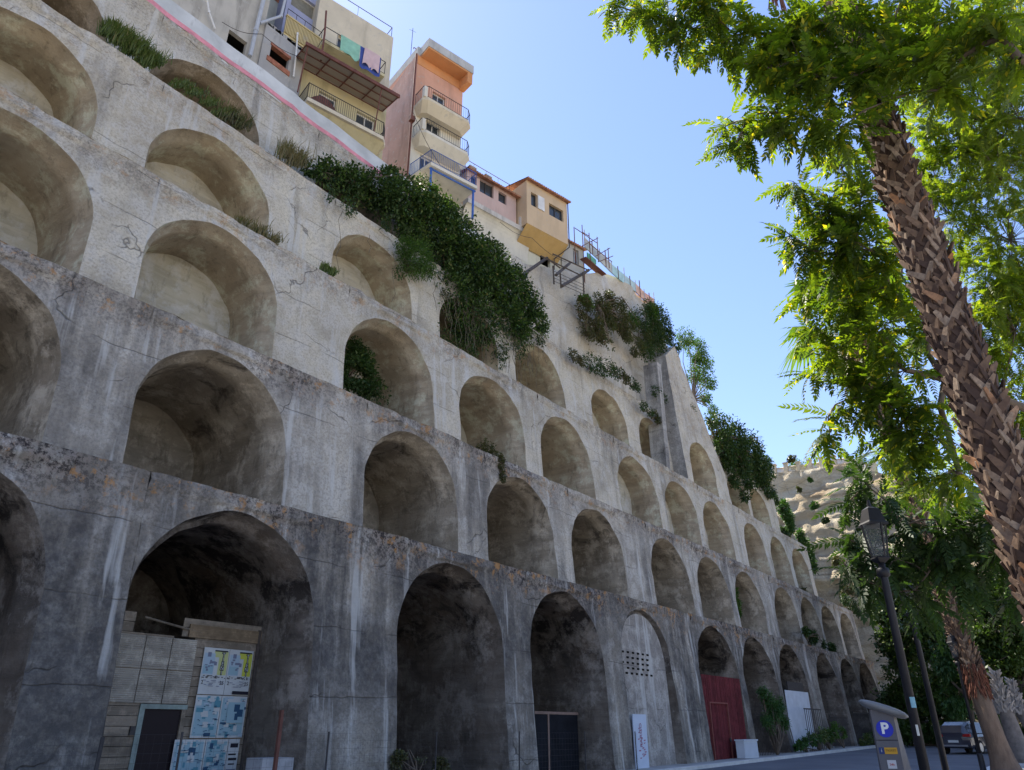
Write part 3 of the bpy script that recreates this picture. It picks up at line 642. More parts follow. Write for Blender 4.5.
# --- low pink house ---
A4 = at(477, 204, F3.P(sb1, 0, .3)[1]); F4 = Fr((A4.x, A4.y), -11)
h4 = thing('low_pink_house', 'low pink house with three windows, tiled eave and rooftop terrace rail', 'house', tuple(F4.P(2, 30, 0)))
zf = F4.px(500, 219)[1]; ze = F4.px(494, 186)[1]; s4a = F4.px(467, 172)[0]; s4b = F4.px(516, 197)[0]
z4 = lambda x, y: F4.px(x, y)[1]
hs = [F4.rect(471, 177.5, 476.5, 186), F4.rect(480, 178, 493.5, 197), F4.rect(498.5, 192, 506.5, 204)]
hs = [(a, b, (c+e)/2-hh, (c+e)/2+hh) for (a, b, c, e), hh in zip(hs, (.45, .62, .42))]
mb = MB(); F4.facade(mb, s4a, s4b, zf, ze, hs, back=5); mb.build('wall', plaster('rose_plaster', (.55,.40,.35), .08, .2), h4)
for h_ in hs: window(F4, h4, h_, M_iron, 1 if h_[1]-h_[0] > .9 else 0)
tile_roof(F4, h4, s4a-.1, s4b+.15, .35, -.6, ze+.02, ze+.32)
mb = MB(); F4.facade(mb, s4a, s4b, ze+.2, ze+.9, [], d=-.6, back=4); mb.build('parapet', M_crw, h4)
railing(F4, [(s4a, -.65), (s4b, -.65), (s4b, -3)], ze+.9, .7, M_rust, h4, .9)
mb = MB(); slab(F4, mb, [(s4a-.1, -.2), (s4b+1.3, -.2), (s4b+1.3, .35), (s4a-.1, .35)], zf-.35, zf+.0)
F4.box(mb, s4b+.05, s4b+1.28, .2, .35, zf, zf+.75); mb.build('terrace', plaster('stained_white', (.56,.52,.46), .12, .5), h4)
for k in range(2):
    mb = MB(); s = s4a+.3+k*1.3; F4.box(mb, s, s+.55, -.5, -.1, ze+.35, ze+.75)
    o = mb.build('crate', simple('dusty_wood', (.30,.22,.16), .9), None, origin=F4.P(s, ze+.35, -.3)); tag(o, ('left' if k == 0 else 'right') + ' wooden crate of the two on the pink house roof edge', 'crate', 'crates on the pink house roof')
mb = MB(); p = F4.P(s4a+1.5, ze+.9, -2.2); p = Vector(p); mb.tube([p, p+Vector((0,0,3.0))], .025, 5); mb.tube([p+Vector((-.55,0,2.9)), p+Vector((.45,0,2.5))], .015, 4)
for k in range(6): q = p+Vector((-.5+.17*k,0,2.88-.068*k)); mb.tube([q-Vector((0,.3,0)), q+Vector((0,.3,0))], .01, 4)
o = mb.build('tv_aerial', M_greym, h4)
# shared cream retaining base under the low houses
A4b = A4; F4b = Fr((A4.x, A4.y), -11)
h4c = thing('cream_base_house', 'cream lower storey with curved overhang below the low pink house', 'house', tuple(F4.P(1, 28, -.3)))
mb = MB(); sE = F4.px(566, 255)[0]; hd = F4.rect(543, 246, 551, 262); hd = (hd[0], hd[1]+.2, hd[2]-.3, hd[3]+.2); hv = F4.rect(518.5, 242, 523, 247.5)
F4.facade(mb, s4a-2.8, sE, 25.8, zf-.33, [hd, (hv[0], hv[1], hv[2], hv[3])], d=-.3, back=4); mb.build('wall', plaster('pale_yellow_plaster', (.60,.57,.44), .08, .25), h4c)
hollow(F4, h4c, hd, d=-.3); hollow(F4, h4c, hv, d=-.3, dep=.5)
mb = MB()
vs = []; n = 8
for i in range(2):
    s = (s4a-.1, s4b+1.25)[i]
    for j in range(n+1): a = j/n*PI/2; vs.append(F4.P(s, zf-.34-1.7*(1-math.cos(a)), -.28+.6*(1-math.sin(a)) if j else .33))
mb.add(vs, [(j, n+1+j, n+2+j, j+1) for j in range(n)]); mb.build('overhang', M_crw, h4c)
# --- orange house ---
A5 = F4.P(F4.px(522, 235)[0], 0, .9); F5 = Fr((A5[0], A5[1]), -12)
h5 = thing('orange_house', 'ochre orange jettied house with tiled roof edge and two windows, one white shutter open', 'house', tuple(F5.P(2, 32, 0)))
z5b = F5.px(548, 234)[1]; z5t = F5.px(549, 193)[1]; s5b = F5.px(568, 238)[0]; s5a = F5.px(527, 225)[0]
ha = F5.rect(531, 193, 535.5, 206); hb = F5.rect(549, 204, 563.5, 220)
zc_ = (ha[2]+ha[3])/2; ha = (ha[0], ha[1]+.15, zc_-.55, zc_+.55); zc_ = (hb[2]+hb[3])/2; hb = (hb[0], hb[1], zc_-.55, zc_+.45)
mb = MB(); F5.facade(mb, s5a, s5b, z5b, z5t, [ha, hb], back=5); mb.build('wall', plaster('ochre_plaster', (.56,.42,.27), .08, .15), h5)
window(F5, h5, ha, M_iron, 0); window(F5, h5, hb, M_iron, 1)
mb = MB(); F5.box(mb, ha[1]+.05, ha[1]+.62, .02, .07, ha[2], ha[3]); mb.build('shutter', M_white, h5)
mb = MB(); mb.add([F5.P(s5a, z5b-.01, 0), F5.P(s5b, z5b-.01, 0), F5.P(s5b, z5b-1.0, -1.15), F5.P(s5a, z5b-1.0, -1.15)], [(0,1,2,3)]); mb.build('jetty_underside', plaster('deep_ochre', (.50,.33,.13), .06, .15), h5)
tile_roof(F5, h5, s5a-.15, s5b+.15, .3, -2.2, z5t+.02, z5t+.7)
mb = MB(); mb.tube([F5.P(s5b+.05, z5t, .05), F5.P(s5b+.05, z5b-.2, .05), F5.P(s5b-.5, z5b-.9, -.9), F5.P(s5b-.5, 27, -1.0)], .04, 6); mb.build('drainpipe', M_iron, h5)
# --- small grey house ---
A6 = F4.P(F4.px(564, 262)[0], 0, -.2); F6 = Fr((A6[0], A6[1]), -12)
h6 = thing('small_grey_house', 'small grey gabled house with a pale window beside the scaffolding', 'house', tuple(F6.P(1, 30, 0)))
zt6 = F6.px(575, 246)[1]; s6 = F6.px(584, 262)[0]; hw = F6.rect(573, 250, 579, 263); z0_ = (hw[2]+hw[3])/2; hw = (hw[0], hw[1], z0_-.7, z0_+.6)
mb = MB(); F6.facade(mb, 0, s6, 26.5, zt6, [hw], back=4); mb.build('wall', plaster('grey_plaster', (.42,.41,.37), .1, .4), h6); window(F6, h6, hw, M_greym, 1)
tile_roof(F6, h6, -.1, s6+.15, .25, -2.5, zt6+.02, zt6+.8)
# ---------------- scaffolding, pergola, long terrace at the right of the houses ----------------
FT = Fr((0, 22.9), 0)
def P3(x, y, V): return at(x, y, V)
sc = thing('scaffold', 'thin rusty tube scaffolding standing beside the small grey house on the brink', 'scaffold', tuple(at(590, 262, 22.6)))
mb = MB()
for (x, y0, y1) in ((582, 225, 285), (589, 233, 270), (597, 237, 262), (608, 248, 268), (574, 227, 262)):
    mb = MB(); a, b = at(x, y0, 22.4), at(x + (y1-y0)*.06, y1, 22.4); mb.tube([a, (a.x, a.y, b.z)], .035, 5); mb.build('upright', M_rust, sc)
mb = MB()
for (x0, y0, x1, y1) in ((575, 228, 597, 243), (582, 246, 598, 238), (596, 256, 610, 248), (590, 244, 612, 262), (582, 232, 589, 236), (598, 262, 613, 256)):
    mb = MB(); mb.tube([at(x0, y0, 22.35), at(x1, y1, 22.35)], .03, 5); mb.build('cross_tube', M_rust, sc)
a, b = at(585, 262, 22.4), at(607, 272, 22.4); mb = MB(); mb.box((a.x, 22.3, (a.z+b.z)/2-.02), (b.x-.3, 22.8, (a.z+b.z)/2+.04)); mb.build('deck', M_rust, sc)
a, b = at(588, 252, 22.5), at(597, 264, 22.5); mb = MB(); mb.box((a.x, 22.55, b.z), (b.x, 22.62, a.z)); mb.build('net', simple('green_net', (.12,.36,.26), .8), sc)
pg = thing('pergola', 'weathered dark timber pergola jutting from the cliff edge below the orange house', 'pergola', tuple(at(545, 268, 22)))
M_tim = simple('weathered_timber', (.085,.07,.06), .9, .35, 5)
def beam(x0, y0, V0, x1, y1, V1, w=.09):
    mb = MB(); a, b = at(x0, y0, V0), at(x1, y1, V1); mb.tube([a, b], w, 4); mb.build('beam', M_tim, pg)
for (x0, y0, x1, y1) in ((521, 276, 547, 258), (556, 275, 570, 263), (562, 286, 589, 270)): beam(x0, y0, 21.0, x1, y1, 22.6, .11)
for (x0, y0, x1, y1) in ((541, 256, 580, 275), (553, 254, 588, 270), (547, 258, 560, 268)): beam(x0, y0, 21.6, x1, y1, 21.6, .06)
for x, y0, y1 in ((553, 266, 284), (560, 270, 288), (583, 272, 296)): beam(x, y0, 21.8, x + 1, y1, 21.8, .06)
mb = MB(); a, b = at(553, 274, 21.9), at(585, 291, 21.9)
for k in range(4): mb.tube([(a.x, a.y, a.z+.25*k-.5), (b.x, b.y, b.z + .25*k - .3)], .02, 4)
mb.build('railing', M_iron, pg)
lt = thing('terrace_railing', 'pale sheet and post railing running along the far top edge of the upper wall', 'railing', tuple(at(630, 285, 23)))
pts = [(585, 242), (600, 256), (612, 268), (625, 279), (636, 287), (645, 296), (655, 303)]
W3 = [at(x, y + 5, 22.6) for x, y in pts]
for k, (a, b) in enumerate(zip(W3, W3[1:])):
    mb = MB(); h = .85; mb.quad(a, b, b + Vector((0, 0, h)), a + Vector((0, 0, h))); mb.quad(a + Vector((0,.06,0)), b + Vector((0,.06,0)), b + Vector((0,.06,h)), a + Vector((0,.06,h)))
    mb.build('panel', simple('panel_%d' % k, [(.45,.5,.5), (.5,.52,.48), (.38,.55,.55), (.40,.52,.52), (.60,.38,.28), (.60,.34,.26)][k], .7, .2, 2), lt)
for k in range(13):
    q = k / 12 * 5.99; i = int(q); p = W3[i].lerp(W3[i+1], q - i); mb = MB(); mb.tube([p, p + Vector((0, 0, 1.5 if k % 3 == 0 else 1.1))], .04, 5); mb.build('post', M_rust if k % 2 else M_greym, lt)
# ---------------- the pale rock cliff closing the view ----------------
tc = NT('cliff_rock'); sep = tc.n('ShaderNodeSeparateXYZ'); tc.l(tc.pos, sep.inputs[0])
band = tc.noise(.28, 5, .6, vscale=(.35, .35, 2.4), dist=.5); big = tc.noise(.22, 6, .65)
c_ = tc.mix(tc.ramp(big, [(.35, 0), (.65, 1)]), (.70,.56,.36), (.80,.72,.55))
c_ = tc.mix(tc.ramp(band, [(.52, 0), (.66, .7)]), c_, (.36,.24,.13))
c_ = tc.mix(tc.ramp(tc.noise(1.3, 6, .75), [(.60, 0), (.74, .45)]), c_, (.26,.21,.15))
vo = tc.n('ShaderNodeTexVoronoi', feature='DISTANCE_TO_EDGE'); vo.inputs['Scale'].default_value = .5; tc.l(tc.mapping((.6, .6, 1.5)), vo.inputs['Vector'])
c_ = tc.mix(tc.math('MULTIPLY', tc.ramp(vo.outputs['Distance'], [(0, 1), (.03, 0)]), tc.ramp(tc.noise(.5, 3), [(.45, 0), (.6, .4)])), c_, (.28,.21,.14))
tc.bump(tc.math('ADD', tc.noise(1.1, 8, .78), band), 1, .9); M_cliff = tc.fin(c_, .95, .1)
cf = thing('rock_cliff', 'tall pale yellow limestone cliff with dark overhang line at the far end of the wall', 'cliff', (88, 20, 0))
NU, NZ = 150, 130; vs = []
for i in range(NU + 1):
    q = i / NU; yy = 44 - 54 * q; xx = 84.5 - 5 * q + 1.5 * math.sin(q * 5)
    top = (31.4 - 5.2 * q) if q < .47 else 28.96 - (q - .47) * 34
    for j in range(NZ + 1):
        z = -1 + (top + 1) * j / NZ; p = Vector((yy * .15, z * .32, 2.0))
        d = .5 * noise.fractal(p, 1, 2, 4) + .3 * noise.fractal(Vector((yy * .12, z * .8, 7)), 1, 2, 5) + .22 * noise.fractal(Vector((yy * .7, z * .9, 3)), 1, 2, 4)
        d += 1.3 * max(0, min(1, (15.8 + .6*math.sin(yy*.6) - z) * .8)) * (1 if z > 9 else max(0, z / 9))
        q_ = z * .42 + 1.1 * noise.noise(Vector((yy * .06, z * .05, 1))) + .25 * noise.noise(Vector((yy * .5, z * .3, 4))); fr_ = q_ - math.floor(q_)
        d += .22 * max(0, 1 - fr_ * 1.05) * (.4 + .9 * abs(noise.noise(Vector((math.floor(q_) * 3.3, yy * .12, 0)))))
        cr = abs(noise.noise(Vector((yy * .45 + .5 * noise.noise(Vector((0, 0, z * .4))), 0, z * .06)))); d += .3 * max(0, 1 - cr * 14)
        d += .2 * (z - 14)
        vs.append((xx + d, yy, z))
mb = MB(); mb.add(vs, [(i*(NZ+1)+j, i*(NZ+1)+j+1, (i+1)*(NZ+1)+j+1, (i+1)*(NZ+1)+j) for i in range(NU) for j in range(NZ)])
tops = [vs[i*(NZ+1)+NZ] for i in range(NU+1)]
for a, b in zip(tops, tops[1:]): mb.quad(a, b, (b[0]+40, b[1], b[2]), (a[0]+40, a[1], a[2]))
mb.build('rock_face', M_cliff, cf, smooth=True)
bal = thing('cliff_balustrade', 'low cream balustrade with square posts along the top of the far cliff', 'balustrade', (85, 25, 31))
M_bal = simple('cream_stone', (.55,.47,.33), .9, .2, 2)
mb = MB()
for a, b in zip(tops[30:78], tops[31:79]):
    mb.tube([Vector(a) + Vector((.5, 0, .75)), Vector(b) + Vector((.5, 0, .75))], .09, 4); mb.tube([Vector(a) + Vector((.5, 0, .12)), Vector(b) + Vector((.5, 0, .12))], .16, 4)
    for k in range(3):
        p = Vector(a).lerp(Vector(b), k/3); mb.tube([p + Vector((.5,0,.1)), p + Vector((.5,0,.75))], .05, 4)
mb.build('rail', M_bal, bal)
for i in range(30, 79, 4):
    a = tops[i]; mb = MB(); mb.box((a[0]+.2, a[1]-.22, a[2]-.1), (a[0]+.65, a[1]+.22, a[2]+1.15)); mb.box((a[0]+.12, a[1]-.28, a[2]+1.15), (a[0]+.73, a[1]+.28, a[2]+1.3)); mb.build('pier', M_bal, bal)
# rocky slope behind the arcade, joining it to the cliff
mb = MB(); NU, NZ = 40, 24; vs = []
for i in range(NU + 1):
    u = 60 + 27 * i / NU; base = 19.3 + .0 * i
    for j in range(NZ + 1):
        q = j / NZ; z = -1 + 27.5 * q; p = Vector((u*.15, 5, z*.2)); y = 20.5 + 9 * q ** 1.2 + 1.6 * noise.fractal(p, 1, 2, 5)
        vs.append((u, y, z))
mb.add(vs, [(i*(NZ+1)+j, (i+1)*(NZ+1)+j, (i+1)*(NZ+1)+j+1, i*(NZ+1)+j+1) for i in range(NU) for j in range(NZ)])
mb.build('rock_slope', M_cliff, cf, smooth=True)
# ---------------- vegetation ----------------
rng = np.random.default_rng(11)
def mpp(x, y, V): r = ray(x, y); return (V / r.y) / FPX
def blob(x, y, r, V, fl=.6, sx=1, sz=1):
    c = at(x, y, V); k = mpp(x, y, V) * r; return (c.x, c.y, c.z, k * sx, k * fl, k * sz)
def blobd(x, y, r, d, sx=1, sz=1, sy=1):
    c = atd(x, y, d); rr = ray(x, y); k = d / math.hypot(rr.x, rr.y) / FPX * r; return (c.x, c.y, c.z, k * sx, k * sy, k * sz)
def rotm(d, roll):
    """frames whose X axis is d"""
    d = d / np.linalg.norm(d, axis=1, keepdims=True); up = np.tile([0, 0, 1.0], (len(d), 1)); up[np.abs(d[:, 2]) > .95] = [1, 0, 0]
    y = np.cross(up, d); y /= np.linalg.norm(y, axis=1, keepdims=True); z = np.cross(d, y)
    c, s = np.cos(roll)[:, None], np.sin(roll)[:, None]; return d, y * c + z * s, z * c - y * s
def sample(blobs, n, shell=.55, clump=1.2, thr=.0, seed=0):
    r = np.random.default_rng(seed); b = np.array(blobs); vol = b[:, 3] * b[:, 4] * b[:, 5]; w_ = vol ** (2/3); w_ /= w_.sum()
    pts = []; nor = []
    while sum(len(p) for p in pts) < n:
        k = r.choice(len(b), n, p=w_); v = r.normal(size=(n, 3)); v /= np.linalg.norm(v, axis=1, keepdims=True)
        rad = shell + (1 - shell) * r.random(n) ** .6; rad *= 1 + .18 * r.normal(size=n) * .8
        p = b[k, :3] + v * rad[:, None] * b[k, 3:]
        keep = np.array([noise.noise(Vector(q) * clump + Vector((seed, 0, 0))) > thr - .18 for q in p]) if clump else np.ones(n, bool)
        pts.append(p[keep]); nor.append(v[keep])
    return np.concatenate(pts)[:n], np.concatenate(nor)[:n]
def leaves(name, blobs, n, size, mat, par, seed=1, shell=.45, clump=1.2, thr=0., droop=.4, asp=.45):
    r = np.random.default_rng(seed); p, v = sample(blobs, n, shell, clump, thr, seed)
    d = v * .7 + r.normal(size=v.shape) * .6; d[:, 2] -= droop
    X, Y, Z = rotm(d, r.random(n) * 1.6 - .8 + r.choice([0, PI], n))
    s = (size * (.6 + .8 * r.random(n)))[:, None]
    V = np.stack([p, p + X*s*.5 + Y*s*asp*.6 + Z*s*.08, p + X*s, p + X*s*.5 - Y*s*asp*.6 + Z*s*.08], 1).reshape(-1, 3)
    F = np.arange(4 * n).reshape(n, 4); return npmesh(name, V, F, mat, par)
M_twig = simple('twig_bark', (.13,.10,.075), .9, .3, 6, bump=0)
def stems(par, root, tips, r0=.03, name='stems', mat=None, seed=0, sag=0):
    rs = random.Random(seed); mb = MB()
    for t_ in tips:
        a, b = Vector(root), Vector(t_); m = a.lerp(b, .5) + Vector((rs.uniform(-.15, .15), rs.uniform(-.15, .15), rs.uniform(-.1, .2))) * (b-a).length
        mb.tube([a, a.lerp(m, .6) + Vector((0,0,.0)), m, m.lerp(b, .6), b], [r0, r0*.8, r0*.6, r0*.4, r0*.15], 5)
    return mb.build(name, mat or M_twig, par)
L_ivy = leafmat('ivy_leaf', [(.022,.045,.014), (.052,.095,.026), (.10,.13,.03)], .2, .5)
L_bri = leafmat('bright_bush_leaf', [(.045,.095,.018), (.10,.17,.035)], .3)
L_dry = leafmat('dry_grass_blade', [(.20,.16,.08), (.13,.12,.055), (.08,.11,.03)], .2)
L_bro = leafmat('half_dry_leaf', [(.10,.085,.04), (.06,.08,.028), (.16,.10,.06)], .2)
L_grs = leafmat('green_tuft_blade', [(.06,.10,.025), (.13,.16,.045), (.25,.21,.10)], .25)
L_far = leafmat('far_leaf', [(.022,.042,.012), (.07,.115,.022), (.13,.16,.03)], .3)
L_vin = leafmat('hanging_leaf', [(.035,.08,.025), (.07,.14,.035)], .3)
def plant(name, label, cat, blobs, n, size, mat, root=None, group=None, seed=1, **kw):
    b0 = blobs[0]; rt = root or (b0[0], b0[1] + b0[4]*.8, b0[2] - b0[5]*.6); t = thing(name, label, cat, rt, group)
    leaves('foliage', blobs, n, size, mat, t, seed, **kw)
    rs = random.Random(seed); tips = [(b[0]+rs.uniform(-.5,.5)*b[3], b[1], b[2]+rs.uniform(-.4,.5)*b[5]) for b in blobs for _ in range(3)]
    stems(t, rt, tips, .02 + .012*len(blobs)**.5, 'stem', seed=seed); return t
def tuft(name, label, spots, n, h, mat, V, group=None, seed=1, hang=0.):
    """grass clump: curved blades rising from the ledge"""
    r = np.random.default_rng(seed); t = thing(name, label, 'grass tuft', tuple(at(*spots[0][:2], V)), group); Vs = []; F = []; k = 0
    for _ in range(n):
        x, y, rp = spots[r.integers(len(spots))]; c = at(x + r.normal()*rp*.7, y + r.normal()*rp*.25, V + r.normal()*.12)
        a = r.random()*2*PI; out = np.array([math.cos(a), math.sin(a) - .5, 0]) * h * (.25 + .5*r.random()); hh = h * (.5 + .7*r.random())
        side = np.array([math.sin(a), -math.cos(a), 0]) * .018; b = np.array(c); m = b + out*.4 + [0, 0, hh*.7]; e = b + out + [0, 0, hh*(1-hang*1.6)]
        Vs += [b - side, b + side, m + side*.7, m - side*.7, e]; F += [(k, k+1, k+2, k+3), (k+3, k+2, k+4, k+4)]; k += 5
    mb = MB(); mb.v = [tuple(q) for q in Vs]; mb.f = [tuple(dict.fromkeys(f)) for f in F]; mb.m = [0]*len(F); mb.build('blades', mat, t); return t
# the great hanging mass of climber and shrubs
ivb = [(312,168,9),(330,172,14),(352,182,18),(378,192,22),(404,200,24),(425,192,16),(432,220,28),(456,240,30),(412,232,16),(470,268,32),(498,285,28),(452,290,22),(478,318,24),(505,318,22),(526,305,20),(538,322,12),(490,258,20),(515,280,16),(392,176,10),(446,210,14),(520,330,14),(460,330,14)]
t = plant('climber', 'huge dark green climber hanging over the upper tiers below the blue balcony', 'climbing plant', [blob(x, y, r*1.12, 21.2 if x > 400 else 22.2, .6) for x, y, r in ivb], 42000, .17, L_ivy, root=tuple(at(440, 225, 22.6)), seed=3, shell=.3, clump=1.6, thr=-.06)
leaves('foliage', [blob(x + 3, y + 4, r*1.2, 20.9 if x > 400 else 21.9, .6) for x, y, r in ivb], 7000, .13, leafmat('young_ivy_leaf', [(.05,.10,.025), (.11,.16,.04), (.20,.17,.07)], .3), t, 33, shell=.7, clump=2.2, thr=.12)
leaves('foliage', [blob(x, y, r, 20.9, .5, 1, 1.6) for x, y, r in ((445,345,14),(470,352,14),(500,352,12),(520,345,12),(540,338,8),(400,270,8),(350,205,10),(330,192,8),(385,222,8))], 2600, .12, L_ivy, t, 34, shell=.2, clump=3, thr=.05, droop=1.2)
mb = MB(); rs = random.Random(5)
for k in range(70):
    x = rs.uniform(335, 545) if k < 12 else rs.uniform(440, 530); y = 180 + (x-310)*.72 + rs.uniform(0, 15); a = at(x, min(y, 340), 20.9); L = rs.uniform(.8, 3.2)
    pts = [a + Vector((.12*math.sin(q*2.2+k) , -.05*q, -L*q/5)) for q in range(6)]; mb.tube(pts, .012, 4)
mb.build('hanging_runner', simple('dry_runner', (.13,.11,.075), .9), t)
plant('bush', 'bright green round bush growing at the edge of the big dark climber', 'bush', [blob(415, 258, 21, 20.6, .8), blob(405, 247, 12, 20.6), blob(427, 266, 13, 20.6)], 5200, .13, L_bri, seed=4, asp=.2, shell=.3, clump=0)
plant('shrub', 'dark shrub filling the lower left of a third-tier niche under the climber', 'shrub', [blob(352, 372, 20, 20.4, .7), blob(367, 383, 17, 20.4), blob(356, 350, 12, 20.5), blob(378, 392, 12, 20.2), blob(362, 362, 16, 20.4)], 6500, .12, L_ivy, seed=5, shell=.2)
tuft('grass_tuft', 'long bright green grass tuft on the ledge at the upper left', [(108,34,6),(120,42,8),(134,52,9),(148,64,9)], 3000, .44, L_grs, 21.6, 'grass tufts on the ledges', 6)
tuft('grass_tuft', 'greenish grass along the foot of the topmost dark niche', [(180,86,8),(195,94,8),(210,104,8),(222,114,8)], 1100, .2, L_grs, 21.9, 'grass tufts on the ledges', 7)
tuft('grass_tuft', 'reddish dry weeds at the right foot of the topmost dark niche', [(228,120,6),(240,128,7)], 400, .5, L_bro, 21.9, 'grass tufts on the ledges', 8)
tuft('grass_tuft', 'straw coloured grass on the ledge beside the big climber start', [(284,157,6),(296,165,8)], 500, .65, L_dry, 21.9, 'grass tufts on the ledges', 9)
tuft('grass_tuft', 'dry brown grass along the sill of the pale fourth-tier niche at left', [(240,226,8),(256,234,9),(270,243,8)], 700, .3, L_dry, 20.2, 'grass tufts on the ledges', 10)
tuft('grass_tuft', 'small dark tuft alone on the ledge left of the shrub filled niche', [(324,271,4),(331,275,4)], 300, .3, L_grs, 20.2, 'grass tufts on the ledges', 11)
plant('hanging_plant', 'grey green trailing plant with a brown dead end hanging over a second-tier arch', 'hanging plant', [blob(489, 446, 8, 19.2), blob(481, 450, 6, 19.2), blob(494, 456, 6, 19.1)], 900, .10, L_bro, seed=12)
plant('dead_trailer', 'brown dead trailing stems dangling into a second-tier arch', 'hanging plant', [blob(501, 462, 5, 18.0, .6, .8, 1.6), blob(503, 476, 4, 17.9, .6, .8, 1.8)], 700, .09, L_bro, seed=13)
ub = [('shrub', 'brown and green shrub hanging left on the rough upper wall', [(592,325,14),(585,308,10),(604,312,13),(600,335,8)], L_bro, 2600), ('shrub', 'tangled bare grey shrub between two greener bushes under the terrace railing', [(618,318,12),(626,330,10),(610,300,8)], L_bro, 1500), ('shrub', 'dark green bush hanging from the top corner of the upper wall', [(655,335,16),(646,350,10),(660,320,14),(640,322,12),(650,310,9),(667,334,11),(675,344,8)], L_ivy, 5200), ('shrub', 'yellowish bush at the rim of the upper wall under the railing end', [(652,312,9),(634,318,8)], L_bri, 900), ('shrub', 'small yellow green shrub under the pergola', [(588,302,6),(582,300,4)], L_bri, 500)]
for k, (n_, l_, bl, m_, c_) in enumerate(ub): plant(n_, l_, 'shrub', [blob(x, y, r*1.25, 21.3, .5) for x, y, r in bl], int(c_*1.8), .15, m_, group='shrubs hanging on the rough upper wall', seed=20+k, shell=.2)
plant('shrub', 'loose ragged strip of half dry creeper joining the bushes on the rough upper wall', 'shrub', [blob(x, y, r, 21.2, .4) for x, y, r in ((598,298,8),(612,325,9),(628,336,9),(640,343,9),(622,305,9),(634,330,10),(648,338,9),(610,345,7),(600,322,8),(626,318,9))], 3600, .14, leafmat('mixed_creeper_leaf', [(.04,.06,.02), (.12,.12,.05), (.19,.14,.08)], .25), group='shrubs hanging on the rough upper wall', seed=29, shell=.1, thr=.08, clump=2.)
lg = [(575,356,6,'small plant at the left end of the fourth-tier ledge'),(592,362,9,'wide green clump on the fourth-tier ledge'),(607,366,8,'green clump right of the wide one on the fourth-tier ledge'),(620,374,6,'small clump hanging below the fourth-tier ledge'),(632,383,5,'dark clump on the ledge between two fourth-tier arches'),(645,408,5,'tiny plant above the small fourth-tier niche'),(653,415,5,'dry plant beside the grey buttress'),(657,392,6,'green shrub growing on the grey buttress'),(691,409,5,'small shrub growing on the face of the tall buttress'),(634,352,4,'small plant high on the rough render')]
for k, (x, y, r, l_) in enumerate(lg): plant('ledge_plant', l_, 'plant', [blob(x, y, r*1.2, 20.7, .5, 1.5), blob(x+r*1.1, y+r*.9, r*.8, 20.7, .5, 1.4)], 120 + r*80, .12, L_ivy if k % 3 else L_bro, group='small plants on the fourth-tier ledge', seed=40+k)
plant('small_tree', 'small tree with yellow green crown leaning out at the right end of the upper wall', 'tree', [blob(x, y, r*1.25, 23.2, .8) for x, y, r in ((686,338,9),(697,350,10),(702,366,11),(708,384,8),(695,375,8),(705,398,6),(712,410,5))], 7500, .17, L_bri, root=tuple(at(693, 400, 23.2)), seed=55, shell=.2)
rb = [('dark green mass of creeper spilling over the upper right end of the arcade', [(722,428,14),(735,440,17),(750,450,17),(758,465,14),(740,462,15),(728,450,12),(762,480,9),(748,480,10),(712,420,8),(735,478,9),(722,445,12),(765,468,12),(728,462,8),(770,490,7),(745,495,6)], 8000, L_ivy, 20.3), ('thick green creeper tumbling down the right end of the fourth tier', [(784,508,7),(788,518,7),(790,528,6)], 1500, L_vin, 22), ('small round green bush at the right corner of the third tier', [(783,536,7)], 700, L_ivy, 20.6), ('long green creeper running down between the arcade and the cliff', [(800,535,5),(804,545,7),(808,556,8),(812,566,6)], 2000, L_vin, 22.5), ('pale small shrub on the cliff foot beside the creeper', [(822,551,6)], 500, L_bro, 25), ('little shrub on the ledge near the last third-tier niche', [(808,588,5),(804,592,4)], 400, L_bro, 20), ('dark drooping shrub on top of the last second-tier arch', [(852,606,6),(845,600,5),(858,612,4)], 800, L_ivy, 18.5), ('green creeper growing out of a second-tier niche in the middle right', [(735,592,3),(736,602,5),(737,612,4)], 500, L_bri, 18.3), ('dark leafy plant lying on the first ledge under the far arches', [(806,632,4),(813,637,5),(822,643,4),(832,648,4)], 900, L_ivy, 17), ('yellow green shrub at the cliff top', [(799,466,6),(806,468,6),(793,465,5)], 700, L_bri, 28.5), ('grey green bush hanging over the cliff edge', [(822,470,7),(833,475,8),(845,478,8),(818,480,5)], 1400, L_vin, 24), ('small dark plant high on the arcade end', [(775,500,4)], 200, L_ivy, 22), ('small plant low on the pale cliff', [(838,500,4)], 250, L_vin, 22.5)]
for k, (l_, bl, n_, m_, V_) in enumerate(rb): plant('creeper', l_, 'creeper', [blob(x, y, r*1.2, V_, .6) for x, y, r in bl], int(n_*2.0), .22 if V_ > 20 else .17, m_, group='creepers at the far end of the wall', seed=60+k, shell=.2)
def gp(x, V): return (at(x, 700, V).x, V, gz(at(x, 700, V).x, V) + .12)
plant('tall_shrub', 'tall feathery green shrub growing in front of a first-tier arch beside the red gate', 'shrub', [blob(762,690,7,15), blob(768,700,10,15), blob(775,712,11,14.9), blob(766,718,9,15), blob(780,705,8,14.9), blob(772,728,8,15), blob(784,722,7,14.8)], 5500, .13, L_vin, root=gp(770, 15.1), seed=80, shell=.1, asp=.25)
